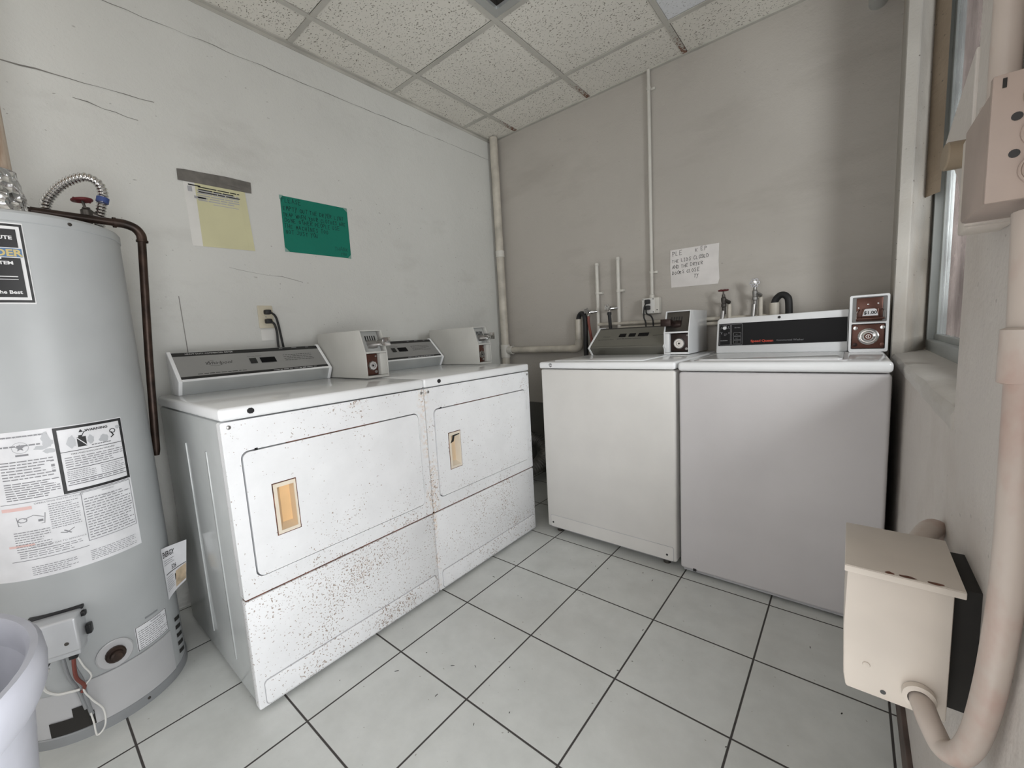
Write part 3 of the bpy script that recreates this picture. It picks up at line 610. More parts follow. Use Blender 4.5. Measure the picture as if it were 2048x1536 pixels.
# jacket cover near the floor
jc=MB(); fs=cylmap(.0035)
jc.rect(A(-12.5),A(48.5),.032,.170,fs,16).rect(A(-12.5),A(48.5),.170,.1715,lambda u,v:cylmap(.0035 if v<.1708 else 0)(u,v),16).rect(A(-12.7),A(-12.5),.032,.170,lambda u,v:cylmap(0 if u<A(-12.6) else .0035)(u,v)).rect(A(48.5),A(48.7),.032,.17,lambda u,v:cylmap(0 if u>A(48.6) else .0035)(u,v))
obj('burner_cover',jc,M['tank_l'],wh)
obj('cover_edge',MB().rect(A(-14),A(48.5),.1712,.1728,c2,16),M['ink_g'],wh)
obj('burner_door',MB().rect(A(-47),A(-13.5),.032,.16,c2,10),M['tank_l'],wh); obj('burner_opening',MB().rect(A(-36),A(-10.5),.034,.078,cylmap(.0042),10).rect(A(-22),A(-13),.078,.105,cylmap(.0042),4),M['dark'],wh)
# labels
bl=obj('brand_label',MB().rect(A(-34),A(-.8),1.258,1.466,c1,10),M['ink_w'],wh,'black and silver emblem label')
obj('label_field',MB().rect(A(-33),A(-1.3),1.2615,1.4625,c2,10),M['ink'],bl); obj('label_border',MB().rect(A(-32),A(-2.6),1.268,1.4565,c3,10),M['ink_w'],bl); obj('label_field',MB().rect(A(-31),A(-4.4),1.275,1.449,c4,10),M['ink'],bl)
c5,c6=cylmap(.003),cylmap(.0036)
b=MB().text('UTE',A(-13.2),1.423,.0125,c6,'LEFT',bold=.0004,sx=1.1).text('TEM',A(-14.6),1.359,.0115,c6,bold=.0004,sx=1.15).text('he Best',A(-16.6),1.284,.0125,c6,bold=.0003,sx=1.02); b.rect(A(-30),A(-7),1.327,1.329,c6,6).rect(A(-30),A(-7),1.320,1.3215,c6,6)
b.quad2([(A(-18),1.372),(A(-13),1.372),(A(-12.5),1.415),(A(-18),1.415)],c5,3); vs=[(A(-20)+A(6)*math.cos(R(a)),1.372+.034*math.sin(R(a))) for a in range(0,-100,-10)]
b.add([c5(A(-20),1.372)]+[c5(*p) for p in vs],[(0,i,i+1) for i in range(1,len(vs))]); obj('lettering',b,M['ink_w'],bl)
obj('ribbon',MB().rect(A(-30),A(-2.8),1.376,1.402,cylmap(.0041),8),M['ink_w'],bl); obj('ribbon',MB().rect(A(-30),A(-3.2),1.378,1.400,cylmap(.0045),8),M['ink_b'],bl)
obj('lettering',MB().text('DER',A(-15.5),1.3805,.0235,cylmap(.005),bold=.0008,sx=1.05),M['gold'],bl)
lb=obj('instruction_label',MB().rect(A(-60),A(36),.512,.728,c1,24).rect(A(-60),A(-4.5),.728,.9225,c1,16),M['label'],wh,'white rating and instruction label')
wb=obj('warning_label',MB().rect(A(-5.3),A(35.8),.729,.922,c2,16),M['label'],wh,'white warning label with thick black border')
obj('label_border',MB().frame(A(-5),A(35.4),.731,.9195,.0075,c3,16),M['ink'],wb)
b=MB().text('WARNING',A(11.5),.8985,.0088,c4,sx=1.2,bold=.0003); b.add([c4(A(8),.8985),c4(A(10.4),.8985),c4(A(9.2),.907)],[(0,1,2)])
b.rect(A(-3),A(33),.8475,.849,c4,8).rect(A(-1),A(33),.797,.7985,c4,8).rect(A(-2),A(33),.7635,.765,c4,8).rect(A(-2),A(33),.752,.7535,c4,8)
b.rect(A(6.5),A(11.5),.857,.885,c4,3).rect(A(7.5),A(9.5),.885,.890,c4); b.stroke([(A(9.5),.888),(A(11),.899),(A(12.5),.899)],.0018,c4).stroke([(A(27),.883),(A(28.3),.873),(A(26.6),.868)],.003,c4).stroke([(A(28)+.007*math.cos(R(a)),.886+.006*math.sin(R(a))) for a in range(0,370,40)],.002,c4)
b.text('FIRE AND EXPLOSION HAZARD',A(15),.838,.0056,c4,'CENTER',sx=1.2); obj('lettering',b,M['ink'],wb)
obj('pictogram',MB().stroke([(A(6.7),.883),(A(11.3),.860)],.002,c5),M['label'],wb)
b=MB(); b.print_lines(A(-1.5),A(33),.802,.834,5,c4,.34,seed=1).print_lines(A(-1.5),A(14),.768,.794,5,c4,.3,seed=2).print_lines(A(17),A(33),.768,.794,5,c4,.3,seed=3).print_lines(A(-1),A(32),.7555,.762,1,c4,.4,seed=4).print_lines(A(14),A(26),.853,.860,1,c4,.4,seed=5); obj('fine_print',b,M['ink_g'],wb)
g=random.Random(4)
def blob(u,v,a,b_,fn,par):
    pts=[(u+a*(.7+.5*g.random())*math.cos(R(k)),v+b_*(.7+.5*g.random())*math.sin(R(k))) for k in range(0,360,24)]
    obj('torn_patch',MB().add([fn(u,v)]+[fn(*p) for p in pts],[(0,i+1,(i+1)%len(pts)+1) for i in range(len(pts))]),M['label_g'],par)
for u,v,a,b_ in ((3.5,.875,.010,.018),(14,.872,.007,.014),(22,.87,.012,.012),(32,.895,.007,.006)): blob(A(u),v,a,b_,c3,wb)
for u,v,a,b_ in ((-9,.90,.008,.016),(-8,.882,.010,.010),(-12,.872,.014,.006),(-8,.86,.012,.007)): blob(A(u),v,a,b_,c2,lb)
b=MB(); b.print_lines(A(-34),A(-6),.866,.900,0 or 1,c2,.12,seed=1)
b.print_lines(A(-34),A(-7),.790,.845,7,c2,.35,word=.13,seed=7).print_lines(A(-34),A(-6),.735,.785,8,c2,.4,word=.16,seed=8).print_lines(A(-34),A(-8),.905,.912,1,c2,.5,seed=9)
b.print_lines(A(-14),A(1.5),.640,.715,12,c2,.3,seed=10).print_lines(A(-34),A(-15),.590,.650,9,c2,.3,seed=12).print_lines(A(-33),A(1.5),.572,.596,4,c2,.3,seed=13).print_lines(A(-28),A(-4),.520,.548,5,c2,.3,seed=14).print_lines(A(3),A(32),.520,.552,6,c2,.3,seed=15)
b.print_lines(A(4.5),A(33.5),.585,.708,16,c2,.32,seed=16); obj('fine_print',b,M['ink_g'],lb)
b=MB(); b.frame(A(3.2),A(34.6),.580,.7255,.0016,c2,10).rect(A(-38),A(3),.566,.5676,c2,10).rect(A(-38),A(34),.733-.006,.7285,c2,12).text('OPERATING INSTRUCTIONS',A(-8),.719,.0062,c2,'CENTER',sx=1.2).text('TO TURN OFF GAS TO APPLIANCE',A(-12),.6,.0058,c2,'CENTER',sx=1.2).text('WARNING',A(19),.716,.006,c2,'CENTER').text('WARNING',A(19),.7,.006,c2,'CENTER').text('STORAGE WATER HEATER',A(-20),.906,.0062,c2,'CENTER')
b.rect(A(-8.6),A(-6.8),.80,.806,c2).rect(A(-8.6),A(-6.8),.81,.8115,c2).rect(A(-8.6),A(-6.8),.815,.822,c2).rect(A(-8.6),A(-6.8),.83,.834,c2); st=[(A(-22)+.010*(1 if i%2==0 else .42)*math.sin(R(36*i)),.878+.010*(1 if i%2==0 else .42)*math.cos(R(36*i))) for i in range(10)]
b.add([c2(A(-22),.878)]+[c2(*p) for p in st],[(0,i+1,(i+1)%10+1) for i in range(10)]); b.stroke([(A(-22)+.016*math.cos(R(a)),.878+.015*math.sin(R(a))) for a in range(0,370,30)],.0007,c2).rect(A(-25),A(-18.5),.855,.860,c2,2)
b.stroke([(A(-31),.690),(A(-30.5),.665),(A(-17),.664),(A(-16),.692)],.0012,c2).stroke([(A(-28)+.009*math.cos(R(a)),.680+.006*math.sin(R(a))) for a in range(0,370,40)],.0018,c2).stroke([(A(-27),.683),(A(-22),.69),(A(-17),.682)],.0014,c2).rect(A(-20),A(-17.5),.670,.676,c2).stroke([(A(-10),.626),(A(-7),.622),(A(-3),.632)],.002,c2).stroke([(A(-8),.63),(A(-5),.62)],.003,c2); obj('lettering',b,M['ink_g'],lb)
obj('coloured_heading',MB().rect(A(-38),A(-22),.708,.717,c2,4).rect(A(-38),A(-24),.606,.612,c2,4),M['pink'],lb)
sw=obj('caution_sticker',MB().rect(A(20),A(48),.179,.259,c1,8),M['label'],wh,'small white caution sticker'); obj('label_border',MB().frame(A(20.3),A(47.7),.180,.258,.0016,c2),M['ink'],sw)
obj('lettering',MB().text('WARNING',A(37),.247,.0075,c2,'CENTER',bold=.0002).print_lines(A(22),A(46.5),.183,.244,9,c2,.34,seed=6),M['ink_g'],sw)
obj('vent_slot',MB().quad2([(A(28.5),.268),(A(40),.268),(A(40),.274),(A(28.5),.274)],c1,4),M['tank_d'],wh)
for k in range(5):
    z=.056+.030*k; obj('louver',MB().quad2([(A(58),z+.002),(A(70),z-.010),(A(70),z+.004),(A(58),z+.016)],c2,4),M['dark'],wh)
# drain plug
n=Vector((math.cos(R(6)),math.sin(R(6)),0)); p=Vector((HC[0],HC[1],.216))+n*HR
obj('drain_flange',MB().lathe([(.043,0),(.043,.003),(.040,.005),(.022,.004)],p,n,28),M['tank_l'],wh)
obj('drain_plug',MB().lathe([(.024,0),(.024,.012),(.021,.016),(.016,.016),(.015,.026),(.011,.030),(.0001,.030)],p,n,16),M['iron'],wh)
# gas control valve
va=obj('gas_valve',None or MB().add([],[]),M['valve'],wh) if 0 else None
a0=R(-18); n=Vector((math.cos(a0),math.sin(a0),0)); tg=Vector((-math.sin(a0),math.cos(a0),0)); base=Vector((HC[0],HC[1],0))+n*(HR-.012)
def tb(m,u0,u1,d0,d1,z0,z1,bev):
    q=MB().box(u0,u1,d0,d1,z0,z1,bev,3); m.add([tuple(base+tg*x+n*y+Vector((0,0,z))) for x,y,z in q.v],q.f); return m
va=obj('gas_valve',tb(tb(MB(),-.062,.044,.0,.072,.300,.398,.007),-.058,.040,.0,.062,.284,.31,.005),M['valve'],wh,'pale metal gas control valve')
obj('gasket',tb(tb(tb(MB(),-.064,.046,-.004,.02,.394,.404,.002),.042,.054,.02,.036,.378,.392,.003),.046,.058,.01,.03,.318,.346,.003),M['black'],va)
obj('knob',tb(tb(MB(),.012,.030,.045,.06,.274,.288,.002),-.045,-.030,.03,.05,.270,.284,.002),M['black'],va)
obj('screw',MB().lathe([(.005,0),(.004,.002),(.0001,.002)],base+tg*.018+n*.072+Vector((0,0,.33)),n,12),M['dsteel'],va)
def W(u,d,z): return tuple(base+tg*u+n*d+Vector((0,0,z)))
obj('gas_tube',MB().tube(bez([W(.014,.045,.285),W(.016,.045,.24),W(.022,.035,.19),W(.022,.03,.13),W(.024,.02,.07)]),.005,10).tube(bez([W(-.004,.042,.285),W(.0,.042,.22),W(.010,.035,.17),W(.018,.03,.1)]),.0045,10),M['tank_d'],va)
obj('igniter_wire',MB().tube(bez([W(.020,.05,.285),W(.018,.055,.22),W(.028,.045,.18),W(.020,.04,.16)]),.0045,8),M['dred'],va)
obj('sensor_wire',MB().tube(bez([W(.024,.05,.285),W(.035,.05,.24),W(.045,.045,.20),W(.025,.045,.17),W(.04,.05,.13),W(.058,.05,.09),W(.055,.05,.04),W(.036,.05,.02),W(.034,.05,.06),W(.03,.045,.09)]),.0022,8).tube(bez([W(-.035,.04,.26),W(-.05,.04,.21),W(-.03,.04,.18),W(.0,.045,.175),W(.018,.045,.172)]),.0035,8),M['wire_w'],va)
# peeling energy tag
tg_=MB(); vs=[];fs=[];n_=8
def tagp(u,v): 
    az=R(54)+u*R(19); off=.002+.05*u**2.2*(1-.35*v)
    return (HC[0]+(HR+off)*math.cos(az),HC[1]+(HR+off)*math.sin(az),.452-.012*u-v*.183+ .035*u*v)
for i in range(n_+1):
    for j in range(n_+1): vs.append(tagp(i/n_,j/n_))
fs=[(i*(n_+1)+j,(i+1)*(n_+1)+j,(i+1)*(n_+1)+j+1,i*(n_+1)+j+1) for i in range(n_) for j in range(n_)]
tgo=obj('energy_tag',tg_.add(vs,fs),M['label'],wh,'peeling energy tag')
def tf(u,v): 
    p=Vector(tagp(u,1-v)); q=Vector((p.x-HC[0],p.y-HC[1],0)).normalized(); return tuple(p+q*.0012)
obj('lettering',MB().text('ENERGY',.04,.81,.155,tf,bold=.003,sx=1.0).text('526',.45,.50,.13,tf,bold=.002).rect(.1,.98,.455,.47,tf,6).rect(.55,.85,.22,.36,tf,3),M['ink'],tgo)
obj('fine_print',MB().print_lines(.06,.6,.64,.76,3,tf,.3,seed=4).print_lines(.08,.5,.12,.42,7,tf,.25,seed=5),M['ink_g'],tgo)
obj('stain',MB().quad2([(.55,.06),(.98,.06),(.98,.44),(.6,.4)],lambda u,v:tuple(Vector(tf(u,v))+Vector((.0004,0,0))),5),M['tagpaper'],tgo)
# flue
fl=thing('flue_pipe','rust-streaked flue pipe rising from the water heater, foil wrapped at its foot','pipe',(.327,-2.605,1.506))
obj('pipe',MB().lathe([(.051,1.506),(.051,2.62)],(.327,-2.605,0),n=32),M['flue'],fl)
g=random.Random(9); vs=[];fs=[];nn,kk=28,10
for i in range(kk+1):
    z=1.506+.145*i/kk
    for j in range(nn): a=2*PI*j/nn; r=.078-.020*i/kk+(.006*(g.random()-.5)); vs.append((.327+r*math.cos(a),-2.605+r*math.sin(a),z))
fs=[(i*nn+j,i*nn+(j+1)%nn,(i+1)*nn+(j+1)%nn,(i+1)*nn+j) for i in range(kk) for j in range(nn)]
obj('foil_wrap',MB().add(vs,fs),M['foil'],fl,smooth=False)
# discharge pipe
dp=thing('discharge_pipe','dark rusty iron discharge pipe bent down beside the water heater','pipe',(.30,-2.333,.745))
path=[(.30,-2.64,1.562),(.30,-2.335,1.556)]
obj('pipe',MB().tube(path,.012,14),M['iron'],dp); obj('pipe',MB().tube([(.30,-2.281,1.515),(.30,-2.312,1.10),(.302,-2.333,.765),(.302,-2.3335,.745)],.012,14,True,[.012,.012,.012,.008]),M['iron'],dp)
obj('elbow',MB().tube(bez([(.30,-2.345,1.556),(.30,-2.32,1.555),(.30,-2.295,1.545),(.30,-2.282,1.525),(.30,-2.281,1.505)],5),.0145,14).lathe([(.017,0),(.017,.008)],(.30,-2.350,1.556),(0,1,0),16).lathe([(.017,0),(.017,.006)],(.30,-2.281,1.500),(0,.06,1),16),M['iron'],dp)
obj('riser',MB().cyl((.30,-2.635,1.5),(.30,-2.635,1.56),.013,12),M['iron'],dp)
# corrugated connector
ctrl=bez([(.27,-2.493,1.507),(.27,-2.497,1.575),(.27,-2.487,1.612),(.27,-2.448,1.665),(.27,-2.40,1.697),(.27,-2.368,1.688),(.27,-2.358,1.655),(.27,-2.366,1.615),(.27,-2.374,1.575),(.27,-2.385,1.507)],14)
ch=thing('corrugated_hose','corrugated steel connector looping over the water heater top','hose',(.27,-2.44,1.506))
# resample to even steps so the ribs are regular
L_=[0]
for a,b in zip(ctrl[:-1],ctrl[1:]): L_.append(L_[-1]+(b-a).length)
pts=[];N_=220
for k in range(N_+1):
    s=L_[-1]*k/N_; i=max(j for j in range(len(L_)) if L_[j]<=s+1e-9); i=min(i,len(ctrl)-2); f=(s-L_[i])/max(1e-9,L_[i+1]-L_[i]); pts.append(ctrl[i].lerp(ctrl[i+1],f))
obj('hose',MB().tube(pts,.014,14,True,[.0130+.0017*math.cos(k*2*PI/5) for k in range(N_+1)]),M['chrome'],ch)
i0=int(N_*.70); obj('tape_band',MB().tube(pts[i0:i0+9],.0165,14),M['bluetape'],ch)
gv=thing('gate_valve','small valve with dark red round handle behind the discharge pipe','valve',(.27,-2.405,1.506))
obj('body',MB().cyl((.27,-2.405,1.506),(.27,-2.405,1.60),.010,12).lathe([(.010,0),(.016,.004),(.016,.020),(.010,.026)],(.27,-2.405,1.57),(0,0,1),14).cyl((.27,-2.405,1.585),(.27,-2.378,1.575),.010,12),M['dsteel'],gv)
hw=MB().lathe([(.022+.006*math.cos(R(a)),.005*math.sin(R(a))) for a in range(0,360,45)],(.27,-2.412,1.622),(0,-.15,1),22,True)
for a in range(0,180,60): hw.cyl((.27+.024*math.cos(R(a)),-2.412+.024*math.sin(R(a)),1.622),(.27-.024*math.cos(R(a)),-2.412-.024*math.sin(R(a)),1.622),.004,8)
obj('handle',hw,M['red'],gv); obj('stem',MB().cyl((.27,-2.406,1.59),(.27,-2.412,1.627),.004,8),M['dsteel'],gv)

# ------------------------------------------------------------------ trash bin
bx,by=1.315,-2.942
tb_=thing('trash_bin','pale grey round plastic bin beside the water heater','bin',(bx,by,0))
obj('body',MB().lathe([(.0001,.004),(.205,.004),(.212,.0),(.222,.012),(.272,.63),(.276,.655),(.272,.658),(.267,.63),(.216,.016),(.0001,.012)],(bx,by,0),n=64),M['bin'],tb_)
obj('rim',MB().lathe([(.272,.640),(.283,.636),(.289,.650),(.2915,.675),(.290,.693),(.285,.700),(.277,.699),(.272,.690),(.271,.665)],(bx,by,0),n=64,closed=True),M['bin'],tb_)

# ------------------------------------------------------------------ wall papers, outlets
fx=lambda o:(lambda u,v:(o,u,v))
pn=thing('paper_notice','pale yellow form hung on the left wall under grey duct tape','paper',(0,-1.936,1.57))
def sheet(pts,th,wav=.0):  # pts (y,z) corners on the left wall
    return MB().prism(pts,'x',th[0],th[1])
obj('backing_sheet',sheet([(-2.058,1.57),(-1.812,1.574),(-1.826,1.85),(-2.060,1.852)],(-.0005,.0022)),M['paper'],pn)
obj('form',sheet([(-2.020,1.571),(-1.812,1.575),(-1.826,1.85),(-2.020,1.81),(-2.045,1.81),(-2.045,1.85),(-2.050,1.85)][0:3]+[(-2.020,1.848)],(.0024,.0034)),M['yellow'],pn)
obj('form_fold',sheet([(-1.838,1.575),(-1.812,1.575),(-1.826,1.84),(-1.848,1.84)],(.0036,.0042)),M['yellow'],pn)
b=MB(); f=fx(.0038); b.rect(-2.045,-2.0,1.826,1.831,f).print_lines(-2.01,-1.85,1.80,1.83,3,f,.45,word=.3,seed=2); obj('printing',b,M['ink'],pn)
obj('printing',MB().print_lines(-2.015,-1.855,1.765,1.815,5,f,.5,word=.25,seed=3).rect(-2.048,-2.032,1.80,1.822,f).rect(-2.028,-1.985,1.774,1.785,f).rect(-1.96,-1.86,1.757,1.760,f),M['ink_l'],pn)
obj('tape_strip',MB().prism([(-2.079,1.838),(-1.797,1.842),(-1.795,1.892),(-1.90,1.894),(-2.0,1.889),(-2.05,1.888),(-2.078,1.884)],'x',.0036,.005).prism([(-1.90,1.858),(-1.86,1.862),(-1.84,1.852),(-1.865,1.856)],'x',.005,.0062),M['tape'],pn)
g_=thing('paper_notice','green card notice with handwritten request on the left wall','paper',(0,-1.49,1.59))
obj('card',sheet([(-1.671,1.59),(-1.311,1.592),(-1.309,1.867),(-1.666,1.864)],(-.0005,.002)),M['green'],g_)
b=MB(); f=fx(.0024); rows=[('PLEASE',.0215,1.833),('EMPTY OUT THE DRYER LINT',.0192,1.795),('TRAP WHEN YOUR CLOTHES ARE',.0178,1.765),('DONE OTHER PEOPLE USE',.0195,1.737),('THE MACHINES TOO',.0195,1.708),('NOT JUST YOU',.0195,1.680)]
for i,(s,h,z) in enumerate(rows): b.hand(s,-1.661+.004*(i%2),z,h,.0024,f,seed=i+2,cw=.53)
b.hand('THANK',-1.405,1.625,.02,.0018,f,seed=12,cw=.62,slope=.05).hand('YOU',-1.37,1.604,.014,.0018,f,seed=13); obj('handwriting',b,M['ink_gr'],g_)
for tri in (((-1.671,1.866),(-1.652,1.867),(-1.672,1.842)),((-1.311,1.868),(-1.335,1.868),(-1.309,1.845)),((-1.311,1.59),(-1.333,1.59),(-1.311,1.613)),((-1.672,1.588),(-1.648,1.589),(-1.672,1.612))):
    obj('tape_corner',MB().add([(.0026,*q) for q in tri],[(0,1,2)]),M['clear'],g_,smooth=False)
wn_=thing('paper_notice','white handwritten notice on the back wall above the washers','paper',(1.506,0,1.33))
cr=[(1.372,1.337),(1.635,1.331),(1.642,1.36),(1.638,1.46),(1.641,1.557),(1.369,1.560),(1.367,1.45)]
obj('sheet',MB().prism(cr,'y',-.0025,.0005),M['paper_o'],wn_)
b=MB(); f=lambda u,v:(u,-.003,v)
for i,(s,x,h,z) in enumerate((('PLE',1.383,.025,1.523),('K EP',1.515,.022,1.530),('THE LIDS CLOSED',1.379,.0185,1.483),('AND THE DRYER',1.379,.0185,1.448),('DOORS CLOSE',1.379,.0185,1.413),('TY',1.505,.018,1.382))): b.hand(s,x,z,h,.0021,f,seed=i+30,cw=.58,slope=.03)
obj('handwriting',b,M['ink'],wn_)
# left outlet
ou=thing('wall_outlet','ivory duplex outlet on the left wall above the dryers','outlet',(0,-1.80,1.206))
obj('cover_plate',MB().prism(rr(-1.835,-1.767,1.206,1.316,.004,3),'x',0,.006,.0015),M['ivory'],ou)
for z in (1.284,1.238): obj('socket',MB().prism(rr(-1.822,-1.784,z-.016,z+.016,.012,5),'x',.006,.008),M['ivory'],ou)
obj('screw',MB().lathe([(.003,0),(.003,.0015),(.0001,.002)],(.006,-1.802,1.261),(1,0,0),10),M['steel'],ou)
solo('cover_plate',MB().prism(rr(-1.831,-1.762,1.145,1.200,.003,3),'x',0,.004,.001),M['paper'],'blank painted-over wall plate just below the ivory outlet','wall plate')
for i,(z,y2,lab) in enumerate(((1.284,-1.748,'black power cord plugged into the upper socket of the ivory outlet'),(1.240,-1.778,'black power cord plugged into the lower socket of the ivory outlet'))):
    c=thing('power_cord',lab,'cord',(.02,-1.795,.93),group='dryer cords on the left wall')
    obj('plug',MB().box(.0075,.036,-1.812,-1.783,z-.012,z+.010,.005),M['rubber'],c)
    obj('cable',MB().tube(bez([(.03,-1.79,z-.002),(.050,-1.783+.006*(1-i),z-.02),(.058,-1.774+.004*(1-i)-.006*i,z-.06),(.060,-1.760-.022*i,1.12),(.06,y2,1.0),(.06,y2+.01,.93)]),.0052,8),M['rubber'],c)

# ------------------------------------------------------------------ back wall services
pd=thing('drain_pipe','grimy cream drain pipe in the corner with a branch running to a standpipe','pipe',(.058,-.055,0))
obj('stack',MB().cyl((.058,-.055,0),(.058,-.055,2.615),.031,24),M['pvc'],pd)
obj('tee',MB().lathe([(.031,0),(.037,.002),(.037,.105),(.031,.107)],(.058,-.055,.925),n=24).lathe([(.029,0),(.034,.0),(.034,.045),(.028,.047)],(.088,-.05,.985),(1,0,0),20),M['pvc_w'],pd)
obj('coupling',MB().lathe([(.031,0),(.035,.002),(.035,.05),(.031,.052)],(.058,-.055,1.72),n=24),M['pvc_w'],pd)
obj('branch',MB().cyl((.09,-.05,.985),(.70,-.05,.983),.025,20),M['pvc'],pd)
obj('elbow',MB().tube(bez([(.68,-.05,.983),(.715,-.05,.985),(.737,-.05,1.0),(.742,-.05,1.035)],5),.029,18),M['pvc'],pd)
obj('standpipe',MB().lathe([(.024,1.03),(.024,1.188),(.021,1.188),(.021,1.10)],(.742,-.05,0),n=20).lathe([(.029,1.03),(.029,1.045),(.024,1.046)],(.742,-.05,0),n=20),M['pvc'],pd)
solo('drain_hose',MB().tube(bez([(.742,-.05,1.09),(.742,-.05,1.17),(.748,-.052,1.205),(.772,-.06,1.226),(.798,-.07,1.215),(.810,-.075,1.17),(.812,-.08,1.05),(.815,-.09,.6),(.82,-.09,.02)]),.0165,14),M['rubber'],'black drain hose hooked into the standpipe left of the washers','hose')
def pvert(x,top,label):
    t=thing('supply_pipe',label,'pipe',(x,-.03,0),group='capped supply pipes on the back wall')
    obj('pipe',MB().cyl((x,-.03,0),(x,-.03,top),.0125,16),M['pvc_w'],t)
    obj('cap',MB().lathe([(.0125,0),(.0145,.001),(.0145,.014),(.012,.018),(.0001,.019)],(x,-.03,top-.004),n=16),M['pvc_w'],t)
    obj('strap',MB().lathe([(.0125,0),(.0150,.001),(.0150,.018),(.0125,.019)],(x,-.03,1.345),n=16).box(x+.008,x+.034,-.03,.002,1.346,1.362,.002),M['pvc_w'],t)
    return t
pvert(.886,1.540,'left, shorter capped cream pipe standing on the back wall'); pvert(1.039,1.556,'right, taller capped cream pipe standing on the back wall')
hp=thing('water_pipe','pair of cream horizontal pipes along the back wall behind the washers','pipe',(1.3,-.03,1.11))
obj('pipe',MB().cyl((.886,-.034,1.142),(1.98,-.034,1.128),.011,14),M['pvc'],hp); obj('pipe',MB().cyl((1.039,-.034,1.112),(1.98,-.034,1.100),.011,14),M['pvc'],hp)
def spigot(x,z,hm,label,hl):
    t=thing('hose_valve',label,'valve',(x,-.04,z-.03),group='chrome hose valves on the capped pipes')
    sx=-.045
    obj('body',MB().cyl((x-.004,-.035,z),(x+sx,-.075,z-.004),.010,12).lathe([(.013,0),(.013,.016)],(x+sx*.6,-.06,z-.002),(sx,-.04,0),12).cyl((x+sx,-.07,z),(x+sx,-.08,z-.032),.012,12),M['chrome'],t)
    hw=MB()
    for k in range(5): 
        a=R(72*k); hw.lathe([(.005+.0035*math.cos(R(q)),.0035*math.sin(R(q))) for q in range(0,360,60)],(x+sx-.006+.014*math.cos(a),-.098,z+.006+.014*math.sin(a)),(0,1,0),10,True)
    hw.cyl((x+sx-.003,-.075,z+.003),(x+sx-.006,-.100,z+.006),.006,10); obj('handle',hw,hm,t)
spigot(.886,1.232,M['steel'],'hose valve on the shorter capped pipe, above a red hose',1); spigot(1.039,1.244,M['chrome'],'hose valve on the taller capped pipe, above a black hose',1)
solo('supply_hose',MB().tube(bez([(.841,-.08,1.208),(.842,-.085,1.16),(.862,-.10,1.08),(.885,-.12,1.0),(.90,-.12,.80)]),.0095,10),M['dred'],'dull red hose hanging from the left hose valve','hose')
solo('supply_hose',MB().tube(bez([(.994,-.08,1.218),(.995,-.082,1.20),(.999,-.085,1.16),(1.01,-.10,1.10),(1.02,-.11,1.02),(1.02,-.12,.85)]),.0115,10).lathe([(.014,0),(.014,.018)],(.994,-.08,1.2),(0,0,1),12),M['rubber'],'black hose hanging from the right hose valve','hose')
cd=thing('conduit','thin cream conduit from the ceiling to the outlet box','conduit',(1.259,-.025,1.285))
obj('tube',MB().cyl((1.259,-.022,1.285),(1.259,-.022,2.615),.0105,14),M['pvc_w'],cd)
for z in (1.435,2.50): obj('clip',MB().lathe([(.0105,0),(.0135,.001),(.0135,.018),(.0105,.019)],(1.259,-.022,z),n=14).box(1.265,1.292,-.012,0,z+.002,z+.016,.002),M['pvc_w'],cd)
obj('connector',MB().lathe([(.0105,0),(.0155,.001),(.0155,.02),(.0105,.024)],(1.259,-.022,1.285),n=14),M['pvc_w'],cd)
ob=thing('outlet_box','white surface-mounted outlet box at the foot of the thin conduit','outlet',(1.258,-.03,1.19))
obj('box',MB().box(1.203,1.314,-.05,0,1.188,1.287,.006),M['pvc_w'],ob); obj('cover_plate',MB().prism(rr(1.205,1.285,1.190,1.285,.010,4),'y',-.053,-.049,.001),M['paper'],ob)
for z in (1.262,1.222): obj('socket',MB().prism(rr(1.226,1.262,z-.014,z+.014,.010,5),'y',-.0545,-.052),M['paper_o'],ob)
for x,z in ((1.212,1.278),(1.277,1.278),(1.277,1.198),(1.30,1.21)): obj('screw_hole',MB().cyl((x,-.0535 if x<1.29 else -.051,z),(x,-.049,z),.0035,10),M['black'],ob)
for z,x2,lab in ((1.262,1.243,'black cord plugged into the upper socket of the white outlet box'),(1.225,1.290,'black cord plugged into the lower socket of the white outlet box')):
    c=thing('power_cord',lab,'cord',(1.25,-.06,.95),group='washer cords on the back wall')
    obj('plug',MB().box(1.232,1.262,-.085,-.054,z-.012,z+.014,.005),M['rubber'],c)
    obj('cable',MB().tube(bez([(1.240,-.075,z-.006),(1.234+(x2-1.243)*.3,-.088,z-.035),(x2-.012,-.09,1.17),(x2,-.09,1.12),(x2+.002,-.09,.95)]),.0048,8),M['rubber'],c)
